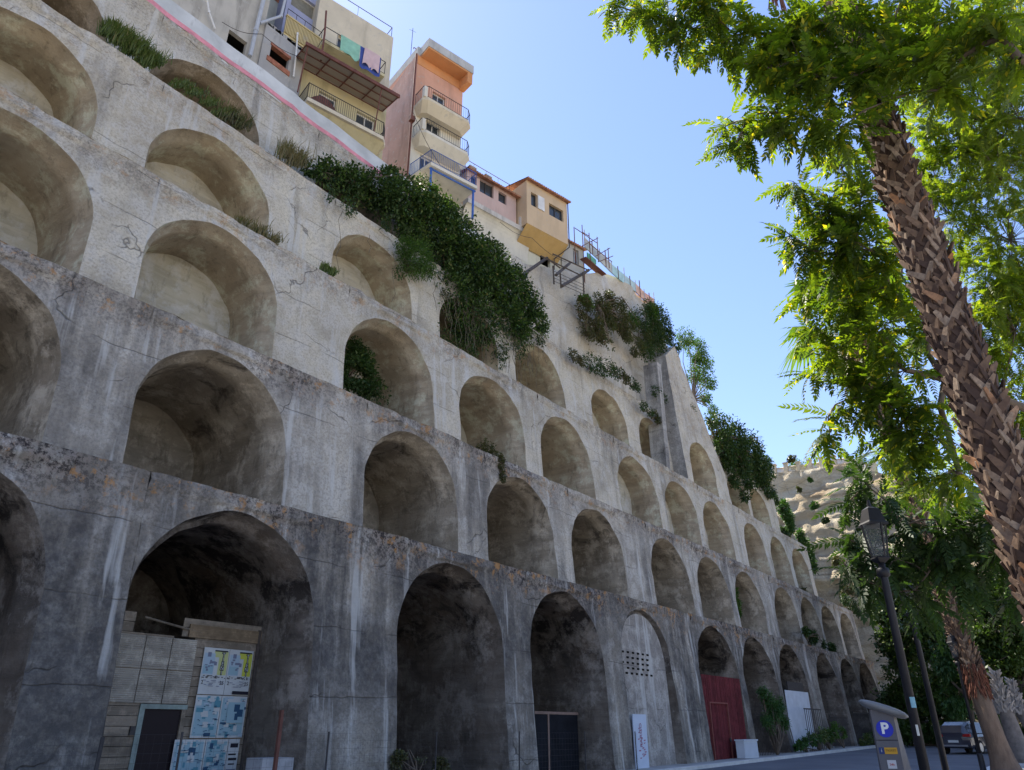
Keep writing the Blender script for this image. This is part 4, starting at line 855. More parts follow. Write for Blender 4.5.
for k, (x, y, r, l_) in enumerate([(812,738,7,'low green bush at the foot of the wall left of the dark gate'),(822,734,8,'green bush before the dark low gate'),(836,730,7,'yellow green weeds growing up the pier by the dark gate'),(800,745,4,'small weeds at the wall foot by the white gate'),(868,740,6,'low green bush at the last arch')]):
    plant('weed_bush', l_, 'bush', [blob(x, y, r, 14.9), blob(x+r, y+r*.4, r*.7, 14.9), blob(x-r, y+r*.5, r*.6, 14.9)], 1100, .13, (L_vin, L_grs, L_bri)[k % 3], root=gp(x, 15), group='weeds along the wall foot', seed=90+k, shell=.1)
plant('weeds', 'low dry weeds behind the wire fence in the tall dark arch', 'weeds', [blob(400,762,10,15.4), blob(420,766,12,15.4), blob(440,768,9,15.6), blob(408,748,6,15.5)], 2200, .10, L_bro, root=(15.9,15.5,.0), seed=97, shell=.1)
SL = ['small scrub high on the far cliff just under the left end of the balustrade','little bush in the cliff face left of centre below the balustrade','half dry clump in the middle of the far cliff','tiny bush beside the arcade high on the cliff','larger scrub at the right rim of the cliff under the leaves','tiny leafy clump in mid cliff right of the creeper','dark bush under the brown overhang line of the cliff','small green clump under the right half of the balustrade','lower right scrub of the cliff beside the street trees','lowest scrub of the cliff right over the last arches']
scr = [(792,458,4),(815,505,4),(845,520,5),(798,490,3),(850,470,6),(826,520,3),(838,560,5),(812,478,3),(856,545,6),(848,590,6)]
for k, (x, y, r) in enumerate(scr):
    c_ = at(x, y, 1).copy(); d_ = ray(x, y); tt_ = (82.6 + .2*(EYE.z + d_.z/d_.x*83 - 14))/d_.x; p_ = EYE + d_*tt_; kk = tt_/FPX*r*.7
    plant('scrub', SL[k], 'shrub', [(p_.x, p_.y, p_.z, kk, kk*1.2, kk), (p_.x, p_.y+kk, p_.z-kk*.6, kk*.7, kk*.7, kk*.6)], 260+r*40, .24, (L_bro, L_vin, L_ivy)[k % 3], root=(p_.x+kk*.5, p_.y, p_.z-kk*.5), group='scrub clumps on the far cliff', seed=130+k)
# ---------------- far trees ----------------
M_bark = simple('tree_bark', (.10,.08,.06), .95, .3, 3, bump=.5)
def tree(label, base, blobs, n, size, mat, seed, r0=.25, group='trees beyond the end of the wall', **kw):
    t = thing('broadleaf_tree', label, 'tree', base, group); b = Vector(base); mb = MB(); rs = random.Random(seed)
    top = Vector((sum(q[0] for q in blobs)/len(blobs), sum(q[1] for q in blobs)/len(blobs), max(b.z + 1.5, min(q[2] for q in blobs))))
    mb.tube([b - Vector((0,0,.2)), b + Vector((0,0,.5)), b.lerp(top, .5) + Vector((rs.uniform(-.2,.2), rs.uniform(-.2,.2), 0)), top], [r0*1.4, r0, r0*.85, r0*.7], 9); tr_ = mb.build('trunk', M_bark, t, smooth=True)
    mb = MB()
    for q in blobs:
        c = Vector(q[:3]); m = top.lerp(c, .5) + Vector((rs.uniform(-.4,.4), rs.uniform(-.4,.4), rs.uniform(0,.5))); mb.tube([top, m, c], [r0*.45, r0*.28, r0*.1], 6)
        for _ in range(4): e = c + Vector((rs.uniform(-1,1)*q[3], rs.uniform(-1,1)*q[4], rs.uniform(-.8,.9)*q[5])); mb.tube([m.lerp(c, .6), c.lerp(e, .5), e], [r0*.14, r0*.09, r0*.03], 4)
    mb.build('limbs', M_bark, t, smooth=True)
    leaves('crown', blobs, n, size, mat, t, seed, **kw); return t
def gxy(az, d): a = R(az); x, y = d*math.sin(a), d*math.cos(a); return (x, y, gz(x, y))
tree('dark dense tree at the very end of the arcade nearest the last arch', gxy(77.8, 66), [blobd(x, y, r, 66) for x, y, r in ((895,700,16),(903,668,18),(892,640,16),(905,615,20),(890,590,16),(908,565,22),(885,612,12),(912,640,20),(915,700,18),(905,725,14))], 16000, .30, L_far, 101, shell=.25, thr=.05)
tree('dark tree with yellow green patches behind the leaning lamp post', gxy(79.8, 60), [blobd(x, y, r, 60) for x, y, r in ((930,690,22),(945,650,24),(925,620,22),(950,600,22),(935,560,25),(955,700,18),(930,720,18),(905,730,10),(948,720,14))], 18000, .28, L_far, 102, shell=.25, thr=.05)
tree('bright green tree with drooping sprays seen between the lamp post and the palm trunk', gxy(81.3, 56), [blobd(x, y, r, 54, .8, 1.5) for x, y, r in ((950,620,15),(958,650,15),(965,680,15),(948,665,13),(960,600,16),(970,640,14),(955,700,12))], 14000, .24, L_vin, 103, shell=.15, asp=.3, droop=1.2)
tree('olive green tree right of the second palm trunk', gxy(83.6, 50), [blobd(x, y, r, 48) for x, y, r in ((985,640,22),(1005,620,26),(1000,670,24),(1020,650,28),(985,600,22),(1015,600,24),(980,680,14),(1025,690,20),(995,710,14))], 18000, .22, L_far, 104, shell=.2, thr=.05)
tree('shady tree closing the street at the right edge', gxy(86, 62), [blobd(x, y, r, 62) for x, y, r in ((1020,700,20),(1040,660,30),(1050,600,40),(1010,725,14),(985,725,12),(1060,700,30))], 9000, .3, L_far, 105, shell=.2)
mb_h = [blobd(x, 735, 7, 63, 1.6, 1) for x in range(880, 1040, 9)]
plant('hedge', 'low dark green hedge across the end of the street behind the parked car', 'hedge', mb_h, 9000, .22, L_vin, root=gxy(80.5, 63), seed=106, shell=.2)
# ---------------- first-tier infills ----------------
def plankmat(name, col, scale=1, var=.3, axis='z'):
    t = NT(name); vs = (.25, .25, 6) if axis == 'z' else (6, 6, .25)
    c = t.mix(t.ramp(t.noise(1.6, 5, .65, vscale=vs), [(.3, 0), (.7, 1)]), tuple(x*(1-var) for x in col), tuple(x*(1+var) for x in col))
    c = t.mix(t.math('MULTIPLY', t.geo.outputs['Random Per Island'], .55), c, tuple(x*.45 for x in col)); c = t.mix(t.ramp(t.noise(3.5, 6, .75), [(.50, 0), (.62, .7)]), c, tuple(min(.6, x*1.35) for x in col))
    c = t.mix(t.ramp(t.noise(1.2, 5, .7), [(.50, 0), (.66, .75)]), c, tuple(x*.45 for x in col)); t.bump(t.noise(4, 5, .7, vscale=vs), .5, .02); return t.fin(c, .9, .15)
M_pl = plankmat('silvered_planks', (.27,.225,.175)); M_sh = plankmat('pale_corrugated_sheet', (.40,.365,.31), var=.3)
V1 = 17.7; FA = Fr((0, V1), 0)
bd = thing('boarded_partition', 'weathered horizontal board partition with a dark door closing the leftmost open arch', 'partition', (10, V1, 0))
p = lambda x, y, d=0: FA.px(x, y, d)
zt = p(180, 624)[1]; uL, uR = 7.3, 12.05
rs = random.Random(2); mb = MB(); z = -.3; ud0, ud1 = p(138, 740)[0], p(176, 740)[0]; zd = p(158, 709)[1]
while z < zt - .05:
    h = .19 + rs.random()*.04
    segs = [(uL, ud0-.12), (ud1+.12, uR)] if z < zd + .1 else [(uL, uL+1.9+rs.random()), (uL+2.9, uR)]
    if z > zt - .45: segs = [(uL, uL+1.35), (uL+2.55, uR)]
    for a, b in segs: FA.box(mb, a, b, -.02, .012 + rs.random()*.02, z, z+h-.012)
    if z >= zd+.1: FA.box(mb, uL+1.35, uL+2.9, -.02, .01, z, z+h-.012) if z < zt-.5 else None
    z += h
mb.build('boards', M_pl, bd)
mb = MB(); FA.box(mb, uL+2.7, uR, .03, .07, zt-.28, zt+.02); mb.build('top_plank', plankmat('brown_plank', (.26,.19,.12)), bd)
mb = MB(); FA.box(mb, uR-.12, uR-.05, .03, .08, 0, zt+.05); mb.build('batten', M_tim, bd)
mb = MB(); a, b = p(145, 617, .05), p(202, 633, .05); mb.tube([FA.P(*a, .05), FA.P(*b, .05)], .025, 4); mb.build('batten', M_pl, bd)
# nailed sheets
c4 = [p(105, 700, .06), p(187, 706, .06), p(198, 640, .06), p(122, 628, .06)]; u0, u1 = c4[0][0], c4[1][0]; z0, z1 = c4[0][1]-.05, c4[3][1]-.1
for i in range(3):
    for j in range(2):
        mb = MB(); a = u0 + (u1-u0)*i/3 + .01; b = u0 + (u1-u0)*(i+1)/3 - .01; c = z0 + (z1-z0)*j/2 + .01; e = z0 + (z1-z0)*(j+1)/2 - .008; n = 16; vs = []
        for k in range(n*2+1): vs += [FA.P(a, c+(e-c)*k/(2*n), .05 + (.012 if k % 2 else 0)), FA.P(b, c+(e-c)*k/(2*n), .05 + (.012 if k % 2 else 0))]
        mb.add(vs, [(2*k, 2*k+1, 2*k+3, 2*k+2) for k in range(2*n)]); mb.build('ribbed_sheet', M_sh, bd)
mb = MB(); FA.box(mb, ud0, ud1, -.15, .0, 0, zd); dr_ = mb.build('door', NT('dark_door').fin((.018,.012,.014), .6), bd)
mb = MB(); FA.box(mb, ud0-.12, ud0, -.02, .05, 0, zd+.1); FA.box(mb, ud0-.12, ud1+.12, -.02, .052, zd, zd+.1); mb.build('frame', simple('green_grey_paint', (.22,.27,.25), .7, .3, 4), dr_)
mb = MB(); FA.box(mb, ud1, ud1+.1, -.02, .05, 0, zd-.002); mb.build('frame', M_pl, dr_)
mb = MB(); mb.obox(FA.P(ud0-.2, 1.5-.0, .05), (.12, .06, .18)); mb.build('lock', M_iron, dr_)
M_red = simple('red_spray', (.50,.035,.02), .7, .15, 3, bump=0)
mb = MB(); a = p(95, 715, .04); mb.add([FA.P(a[0]-.03, a[1]-.2, .045), FA.P(a[0]+.08, a[1]-.18, .045), FA.P(a[0]+.16, a[1]+.0, .045), FA.P(a[0]+.22, a[1]+.16, .045), FA.P(a[0]+.1, a[1]+.28, .045), FA.P(a[0]-.02, a[1]+.26, .045)], [(0,1,2,3,4,5)]); mb.build('spray_mark', M_red, bd)
def text(s, size, loc, mat, par=None, name='lettering', rot=(PI/2, 0, 0), ext=.002, sx=1, bold=0):
    cu = bpy.data.curves.new(name, 'FONT'); cu.body = s; cu.size = size; cu.extrude = ext; cu.offset = bold; cu.align_x = 'CENTER'; cu.align_y = 'CENTER'; cu.resolution_u = 3
    tmp = bpy.data.objects.new(name, cu); me = bpy.data.meshes.new_from_object(tmp); bpy.data.objects.remove(tmp); me.name = name; me.materials.clear(); me.materials.append(mat)
    me.transform(Matrix.Diagonal((sx, 1, 1, 1)))
    o = link(bpy.data.objects.new(name, me)); o.rotation_euler = rot
    o.location = Vector(loc) - (WL[par.name] if par else Vector((0,0,0)))
    if par: o.parent = par
    return o
def flat(name, col, r=.7): return NT(name).fin(col, r, .2)
K_pap = simple('poster_paper', (.50,.52,.52), .8, .08, 4, bump=.1); K_blk = flat('ink_black', (.02,.02,.03)); K_yel = flat('ink_yellow', (.50,.52,.08)); K_blu = flat('ink_teal', (.10,.26,.33)); K_dbl = flat('ink_navy', (.03,.08,.15)); K_lbl = flat('ink_pale_blue', (.28,.42,.48)); K_paleb = flat('ink_haze', (.36,.46,.54)); K_lila = flat('ink_grey_blue', (.17,.19,.26)); K_ylp = flat('ink_pale_yellow', (.48,.50,.22))
def poster(label, u0, u1, z0, z1, d, prog):
    t = thing('poster', label, 'poster', FA.P((u0+u1)/2, z0, d), 'posters pasted on the board partition')
    mb = MB(); FA.box(mb, u0, u1, d-.008, d, z0, z1); mb.build('paper', K_pap, t); W_, H_ = u1-u0, z1-z0; lay = {}
    for k, (m, a, b, c, e) in enumerate(prog):
        lay.setdefault(m.name, (m, MB()))[1].quad(FA.P(u0+a*W_, z0+c*H_, d+.003+.0006*k), FA.P(u0+b*W_, z0+c*H_, d+.003+.0006*k), FA.P(u0+b*W_, z0+e*H_, d+.003+.0006*k), FA.P(u0+a*W_, z0+e*H_, d+.003+.0006*k))
    for m, q in lay.values(): q.build('print', m, t)
    return t
a = p(205, 647, .09); b = p(254, 650, .09); pw = (b[0]-a[0]); zt_ = a[1]; zm = p(200, 694, .09)[1]; zb_ = p(196, 738, .09)[1]; zl_ = p(178, 785, .09)[1]
rs = random.Random(9)
def gig(left):
    L = []
    L += [(K_ylp if left else K_yel, .42, .97, .80, .93), (K_ylp if left else K_yel, .62, .97, .42, .80), (K_paleb, .04, .46, .42, .88), (K_lbl, .06, .44, .44, .62), (K_lila, .16, .30, .80, .90), (K_lila, .28, .50, .66, .71), (K_lila, .45, .56, .62, .70), (K_blk, .42, .94, .925, .955)]
    for k in range(7): x = .1 + .3*rs.random(); y = .46 + .3*rs.random(); L.append((K_lila, x, x+.05+.06*rs.random(), y, y+.02+.03*rs.random()))
    for k in range(26): x = .02+.9*rs.random(); L.append((K_blk, x, x+.03+.05*rs.random(), .345+.02*(k % 3), .36+.02*(k % 3)))
    for k in range(16): x = .1+.7*rs.random(); L.append((K_lila, x, x+.1, .17+.03*(k % 5), .182+.03*(k % 5)))
    return L
for k in range(2):
    u0, u1 = a[0] + pw*k/2 + (.01 if k else 0), a[0] + pw*(k+1)/2
    t = poster(('left' if k == 0 else 'right') + ' concert poster of the top pair with yellow block and outlined vertical letters', u0, u1, zm, zt_, .09, gig(k == 0) + ([(K_blk, .30, .97, .02, .09)] if k else []))
    for q, ch in enumerate('TIENI'):
        zz = zm + (zt_-zm)*(.86 - .098*q); uu = u0 + (u1-u0)*.78
        text(ch, .125, FA.P(uu, zz, .101), K_blk, t, bold=.014); text(ch, .125, FA.P(uu, zz, .106), K_pap, t)
    text('25' if k == 0 else '25', .12, FA.P(u0+(u1-u0)*.86, zm+(zt_-zm)*.25, .10), K_blk, t); text('2', .12, FA.P(u0+(u1-u0)*.1, zm+(zt_-zm)*.25, .10), K_blk, t)
def torn(seed, n=26):
    r = random.Random(seed); L = [(K_lbl, .05, .95, .05, .95)]
    for k in range(n):
        x, y = r.random()*.85, r.random()*.9; L.append((r.choice([K_blu, K_dbl, K_lbl, K_pap, K_pap, K_paleb, K_blu]), x, min(.98, x+.06+.26*r.random()), y, min(.98, y+.03+.14*r.random())))
    for k in range(30): x, y = .05+r.random()*.8, .05+.85*r.random(); L.append((K_dbl, x, x+.04+.1*r.random(), y, y+.014))
    return L
poster('torn blue event poster on the left of the middle row', a[0]-.01, a[0]+pw*.48, zb_, zm-.02, .092, torn(1))
poster('torn blue event poster on the right of the middle row with a dark bird-like blot', a[0]+pw*.49, a[0]+pw, zb_, zm-.02, .091, torn(2) + [(K_lbl, .25, .9, .35, .85), (K_dbl, .5, .72, .62, .8), (K_dbl, .62, .86, .5, .68), (K_dbl, .55, .68, .42, .58)])
poster('ragged poster at the lower left of the pasted wall', a[0]-.36, a[0]+pw*.3, zl_, zb_-.03, .093, torn(3, 34))
poster('ragged poster at the lower middle of the pasted wall', a[0]+pw*.31, a[0]+pw*.74, zl_, zb_-.03, .094, torn(4, 34))
poster('small black and white torn poster at the lower right', a[0]+pw*.75, a[0]+pw*.97, zl_, zb_-.03, .092, [(K_blk, .2, .9, .8, .9), (K_blk, .1, .8, .62, .66), (K_blk, .15, .9, .5, .56), (K_blk, .2, .75, .4, .43), (K_lila, .1, .9, .2, .3)])
mb = MB(); a_ = at(265, 758, 15.9); mb.box((a_.x-.2, 15.7, -.1), (a_.x+.65, 16.3, a_.z)); o = mb.build('concrete_block', simple('pale_concrete', (.36,.36,.37), .9), None, origin=(a_.x, 16, 0)); tag(o, 'pale concrete block at the foot of the pier right of the posters', 'block')
mb = MB(); a_ = at(282, 710, 14.7); mb.obox((a_.x, 14.7, a_.z/2-.1), (.07, .07, a_.z+.2)); o = mb.build('rusty_post', M_rust, None, origin=(a_.x, 14.7, 0)); tag(o, 'short rusty post standing before the pier right of the posters', 'post')
mb = MB(); a_ = at(103, 737, 14.8); mb.tube([(a_.x, 14.8, -.1), (a_.x, 14.8, a_.z)], .035, 6); o = mb.build('dark_post', M_iron, None, origin=(a_.x, 14.8, 0)); tag(o, 'thin dark post in front of the boards left of the dark door', 'post')
# wire fence along the foot
fn = thing('wire_fence', 'low thin wire mesh fence running in front of the first open arches', 'fence', (14, 14.75, 0))
mb = MB(); u = 5.0; zt_f = 1.42
while u < 26.5: mb.tube([(u, 14.75, .05), (u, 14.75, zt_f)], .0019, 3, cap=False); u += .16
for k in range(9): z = .15 + k*.16; mb.tube([(5, 14.75, z), (15, 14.75, z + .02), (26.4, 14.75, z)], .0019, 3, cap=False)
mb.build('mesh', M_iron, fn)
for u in (5, 8.6, 12.2, 15.8, 19.4, 23, 26.4): mb = MB(); mb.tube([(u, 14.77, -.1), (u, 14.77, zt_f+.06)], .022, 6); mb.build('post', M_iron, fn)
# pair of dark doors in arch three
V3 = 16.9; FB = Fr((0, V3), 0); dg = thing('metal_doors', 'pair of black metal doors under a pale rail inside the third open arch', 'door', (23, V3, 0))
x0, z_ = FB.px(532, 711); xm = FB.px(547, 711)[0]; x1, _ = FB.px(577, 713); M_blackd = simple('black_sheet', (.012,.013,.017), .75, .3, 3, spec=.1)
mb = MB(); FB.box(mb, x0, xm-.05, 0, .05, 0, z_-.1); mb.build('door_leaf', M_blackd, dg); mb = MB(); FB.box(mb, xm+.04, x1-.06, .0, .05, 0, z_-.1); mb.build('door_leaf', M_blackd, dg)
mb = MB(); FB.box(mb, x0-.3, x1, -.04, .06, z_-.09, z_); mb.build('rail', simple('pinkish_timber', (.22,.15,.12), .9), dg)
mb = MB(); FB.box(mb, xm-.05, xm+.04, 0, .07, 0, z_-.09); mb.build('jamb', simple('pinkish_timber2', (.22,.15,.12), .9), dg)
# blind arch: filled, with ventilation slots and banner
FC = Fr((0, 15.95), 0); bl = thing('arch_infill', 'smooth pale plastered infill with rows of small black vent holes in the blind arch', 'wall infill', (29.7, 16.1, 0))
mb = MB(); c, w_, zc_ = 29.7, 4.3, 6.28; zs_ = zc_ - w_/2; us_ = [c + math.cos(PI-PI*i/24)*(w_/2-.18) for i in range(25)]; tp_ = [zs_+math.sin(PI-PI*i/24)*(w_/2-.18) for i in range(25)]
def vin(u, z): return 16.12 - (6.7 - z) * .045 + .012*noise.fractal(Vector((u*.5, 0, z*.5)), 1, 2, 3)
vs = []
for u, tq in zip(us_, tp_):
    for j in range(13): z = -.3 + (tq+.3)*j/12; vs.append((u, vin(u, z), z))
mb.add(vs, [(i*13+j, (i+1)*13+j, (i+1)*13+j+1, i*13+j+1) for i in range(24) for j in range(12)]); mb.build('plaster', concrete('infill_plaster', (.33,.30,.27), (.24,.22,.20), .12), bl, smooth=True)
mb = MB(); rs = random.Random(4)
for r_ in range(5):
    za = at(624, 652.5 + r_*5.3, 16).z + .0; off = (0, .35, -.1, .3, .15)[r_]; ua = at(622, 652, 16).x
    for k in range(6 - (r_ % 2)):
        u = ua + off + k*.42; mb.box((u, vin(u, za)-.03, za), (u+.15, vin(u, za)+.02, za+.075))
mb.build('vent_holes', M_dark, bl)
bn = thing('banner', 'tall narrow white banner with faint reddish lettering leaning in the blind arch', 'banner', (29.2, 15.6, 0))
a_, b_ = at(632, 714, 15.55), at(645, 713, 15.55); mb = MB(); mb.box((a_.x, 15.52, .15), (b_.x, 15.56, a_.z)); mb.build('panel', simple('banner_white', (.50,.56,.66), .6, .06, 2, bump=0), bn)
K_brd = flat('faded_red', (.36,.16,.22)); o_ = text('PARCO', .26, ((a_.x+b_.x)/2, 15.50, 1.35), K_brd, bn, rot=(PI/2, -PI/2, 0))
mb = MB(); rs = random.Random(8)
for k in range(16): u = rs.uniform(a_.x+.25, b_.x-.3); z = rs.uniform(.5, 1.6); mb.quad((u, 15.512, z), (u+.12*rs.random()+.05, 15.512, z), (u+.16, 15.512, z+.05), (u, 15.512, z+.04))
mb.build('print', K_brd, bn)
# red gate
FD = Fr((0, 15.75), 0); rg = thing('red_gate', 'dark red vertical plank gate with a small wicket door filling the lower arch', 'gate', (37, 15.75, 0))
M_redg = plankmat('dark_red_planks', (.13,.025,.028), axis='x', var=.25); zg = at(715, 676, 15.8).z; mb = MB(); u = 34.75; rs = random.Random(6)
while u < 39.35: mb.box((u, 15.72 + rs.random()*.015, -.1), (u+.185, 15.8, zg)); u += .2
mb.build('planks', M_redg, rg)
a_, b_ = at(709, 703, 15.7), at(727, 703, 15.7); mb = MB(); mb.box((a_.x, 15.66, .1), (a_.x+.06, 15.74, a_.z)); mb.box((b_.x-.06, 15.66, .1), (b_.x, 15.74, a_.z)); mb.box((a_.x, 15.665, a_.z), (b_.x, 15.735, a_.z+.06)); wk = mb.build('wicket_door', simple('red_frame', (.20,.06,.05), .7), rg)
mb = MB(); mb.obox((b_.x-.15, 15.66, 1.1), (.1, .05, .16)); mb.build('handle', M_iron, wk)
bx = thing('cabinet', 'white utility cabinet standing against the pier right of the red gate', 'cabinet', (40.2, 15, .1))
a_, b_ = at(741.5, 741, 15), at(755, 741, 15); zz_ = gz(40, 15)+.1; mb = MB(); mb.box((a_.x, 14.9, zz_), (b_.x, 15.3, a_.z)); mb.box((a_.x-.04, 14.86, a_.z), (b_.x+.04, 15.34, a_.z+.06)); mb.build('body', simple('cabinet_white', (.52,.56,.60), .6, .08, 2), bx)
mb = MB(); mb.box((a_.x+.06, 14.885, zz_+.08), (b_.x-.06, 14.897, a_.z-.08)); mb.build('door', simple('cabinet_door', (.48,.52,.57), .5, .05, 2), bx)
def bars(name, label, cat, u0, u1, z0, z1, y, mat, sp=.14, frame=True):
    t = thing(name, label, cat, ((u0+u1)/2, y, z0)); mb = MB(); n = int((u1-u0)/sp)
    for k in range(n+1): u = u0+(u1-u0)*k/n; mb.tube([(u, y, z0), (u, y, z1)], .018, 4)
    mb.build('bars', mat, t); mb = MB(); mb.box((u0-.05, y-.03, z1), (u1+.05, y+.03, z1+.07)); mb.box((u0-.05, y-.028, z0+.1), (u1+.05, y+.028, z0+.16)); mb.build('rail', mat, t); return t
bars('iron_gate', 'dark brown timber pale gate behind the tall shrub', 'gate', 40.6, 44.6, .1, 2.2, 15.6, M_tim, .22)
wg = thing('white_sheet_gate', 'white ribbed sheet closing the arch right of the tall shrub', 'gate', (48, 15.8, .2))
zt_w = at(795, 691, 15.8).z; mb = MB(); u = 46.1
while u < 50.2: mb.box((u, 15.8, .2), (u+.11, 15.83, zt_w)); mb.box((u+.11, 15.82, .2), (u+.16, 15.85, zt_w)); u += .16
mb.build('sheet', simple('white_sheet', (.58,.61,.66), .6, .1, 2), wg)
mb = MB(); mb.box((46.8, 15.84, zt_w), (49.6, 15.9, zt_w+.5)); mb.build('grille', M_iron, wg)
bars('iron_gate', 'tall thin iron gate standing open before the white sheet', 'gate', 46.4, 49.3, .2, 2.6, 14.95, M_iron, .32)
bars('iron_gate', 'low black iron gate in the arch with yellow green weeds', 'gate', 53.2, 56.8, .3, 2.3, 15.6, M_iron, .2)
bars('iron_gate', 'dark fence panel across the last arches of the bottom tier', 'fence', 58.2, 66.5, .4, 2.6, 15.5, M_iron, .3)
# ---------------- street furniture ----------------
M_lamp = simple('lamp_black_iron', (.018,.017,.02), .5, .3, 6, bump=0)
def lamp(x, y, d_lab, h, group='street lamps along the pavement', hx=None, s=1.0, lab=''):
    t = thing('street_lamp', lab, 'street lamp', (x, y, gz(x, y)+.125), group); z0 = gz(x, y)+.125
    mb = MB(); mb.tube([(x,y,z0),(x,y,z0+.05),(x,y,z0+.06),(x,y,z0+.5),(x,y,z0+.56),(x,y,z0+.6)], [.13,.13,.085,.08,.075,.06], 12); mb.tube([(x,y,z0+.6),(x,y,z0+h-.95),(x,y,z0+h-.78)], [.056,.042,.04], 12)
    mb.tube([(x,y,z0+h-.95),(x,y,z0+h-.93),(x,y,z0+h-.86),(x,y,z0+h-.84)], [.05,.075,.075,.05], 12); mb.build('pole', M_lamp, t, smooth=True)
    b = z0+h-.78; mb = MB()
    rt_ = .135; rb_ = .085
    for k in range(4):
        a1, a2 = PI/4 + k*PI/2, PI/4 + (k+1)*PI/2
        mb.tube([(x+rb_*math.cos(a1)*1.2, y+rb_*math.sin(a1)*1.2, b+.06), (x+rt_*math.cos(a1)*1.2, y+rt_*math.sin(a1)*1.2, b+.46)], .012, 4)
    mb.tube([(x,y,b),(x,y,b+.05),(x,y,b+.07)], [.05,.115,.105], 4); ln_ = mb.build('lantern', M_lamp, t)
    mb = MB(); vs = [(x+r_*1.15*math.cos(PI/4+k*PI/2), y+r_*1.15*math.sin(PI/4+k*PI/2), z) for r_, z in ((rb_, b+.08), (rt_, b+.455)) for k in range(4)]
    mb.add(vs, [(k, (k+1)%4, 4+(k+1)%4, 4+k) for k in range(4)])
    g = NT('lamp_glass'); g.fin((.12,.13,.13), .2, .5); g.b.inputs['Alpha'].default_value = .35; mb.build('glass', g.m, ln_)
    mb = MB(); mb.tube([(x,y,b+.45),(x,y,b+.475),(x,y,b+.50),(x,y,b+.66),(x,y,b+.70)], [.175,.175,.15,.10,.02], 4); mb.tube([(x,y,b+.69),(x,y,b+.78)], [.03,.015], 6); mb.build('cap', M_lamp, ln_)
    return t
def daz(az, d): return (d*math.sin(R(az)), d*math.cos(R(az)))
x, y = daz(78.6, 10.0); L1 = lamp(x, y, 0, 3.88, lab='nearest black street lamp with square lantern and stickers on its pole')
zk = 1.78
for k, (m_, dz, w_) in enumerate(((flat('sticker_blue', (.20,.38,.45)), 0, .07), (flat('sticker_white', (.55,.55,.5)), -.28, .03))):
    mb = MB(); z = zk + dz; n = 6; vs = []
    for i in range(n+1): a_ = R(190 + 60*i/n*(w_/.07)) ; vs += [(x+.058*math.cos(a_), y+.058*math.sin(a_), z-.05), (x+.058*math.cos(a_), y+.058*math.sin(a_), z+.06)]
    mb.add(vs, [(2*i, 2*i+2, 2*i+3, 2*i+1) for i in range(n)]); mb.build('sticker', m_, L1)
x, y = daz(79.75, 15.5); lamp(x, y, 0, 3.9, lab='second black street lamp with its head lost in the leaves')
x, y = daz(81.75, 27); lamp(x, y, 0, 3.9, lab='thin street lamp just left of the second palm trunk')
x, y = daz(83.0, 38); lamp(x, y, 0, 3.9, lab='farthest street lamp just right of the second palm trunk')
# parking meter
mx, my = daz(76.75, 10.2); mz = gz(mx, my)+.0; M_mtr = simple('meter_grey', (.11,.107,.12), .55, .08, 4, bump=.05); M_mtr2 = simple('meter_side', (.20,.20,.20), .5, .08, 4, bump=.05)
pm = thing('parking_meter', 'grey parking ticket machine with round blue P sign and oval hood', 'parking meter', (mx, my, mz))
fd = Vector((-math.sin(R(72)), -math.cos(R(72)), 0)); sdv = Vector((-fd.y, fd.x, 0)) * -1
sdv = Vector((fd.y, -fd.x, 0)); sdv = -sdv if sdv.dot(Vector((ray(900,700).x - ray(880,700).x, ray(900,700).y - ray(880,700).y, 0))) < 0 else sdv
def mp(s, f, z): q = Vector((mx, my, mz)) + sdv*s + fd*f; return (q.x, q.y, mz+z)
H = 1.62; mb = MB(); n = 10
def prof(z): return .11 - .0 * z, -.13 - .16*(1 - z/H)**1.4      # front, back
vs = []
for j in range(n+1):
    z = H*j/n; fr_, bk_ = .10, -.10; hw = .115; ex = .20*max(0, 1 - z/H)**1.5
    vs += [mp(-hw, fr_, z), mp(hw, fr_, z), mp(hw+.04+ex, bk_+.06, z), mp(hw+ex, bk_, z), mp(-hw, bk_, z)]
mb.add(vs, [(j*5+k, j*5+(k+1)%5, (j+1)*5+(k+1)%5, (j+1)*5+k) for j in range(n) for k in range(5)] + [(n*5, n*5+1, n*5+2, n*5+3, n*5+4)]); mb.build('body', [M_mtr], pm)
mb = MB(); vs = []
for i in range(13):
    q = -1 + 2*i/12; r_ = math.sqrt(max(0, 1-abs(q)**2.6)); 
    for k in range(12): a_ = 2*PI*k/12; vs.append(mp(.03 + q*.255, .03 + .19*r_*math.cos(a_), H+.005 - q*.085 + .055*r_*math.sin(a_)))
mb.add(vs, [(i*12+k, i*12+(k+1)%12, (i+1)*12+(k+1)%12, (i+1)*12+k) for i in range(12) for k in range(12)]); mb.build('hood', M_mtr2, pm, smooth=True)
rotz = math.atan2(fd.y, fd.x) + PI/2
mb = MB(); n = 28; c_ = (.0, H-.2); rr_ = .088
mb.add([mp(c_[0]+rr_*math.cos(2*PI*k/n), .106, c_[1]+rr_*math.sin(2*PI*k/n)) for k in range(n)], [tuple(range(n))]); mb.build('parking_sign', flat('sign_blue', (.02,.035,.42), .4), pm)
text('P', .155, mp(0, .109, H-.2), flat('sign_white', (.75,.75,.75), .5), pm, rot=(PI/2, 0, rotz), bold=.006)
mb = MB(); mb.add([mp(-.115, .103, H-.312), mp(.115, .103, H-.312), mp(.115, .103, H-.32), mp(-.115, .103, H-.32)], [(0,1,2,3)]); mb.build('seam', K_blk, pm)
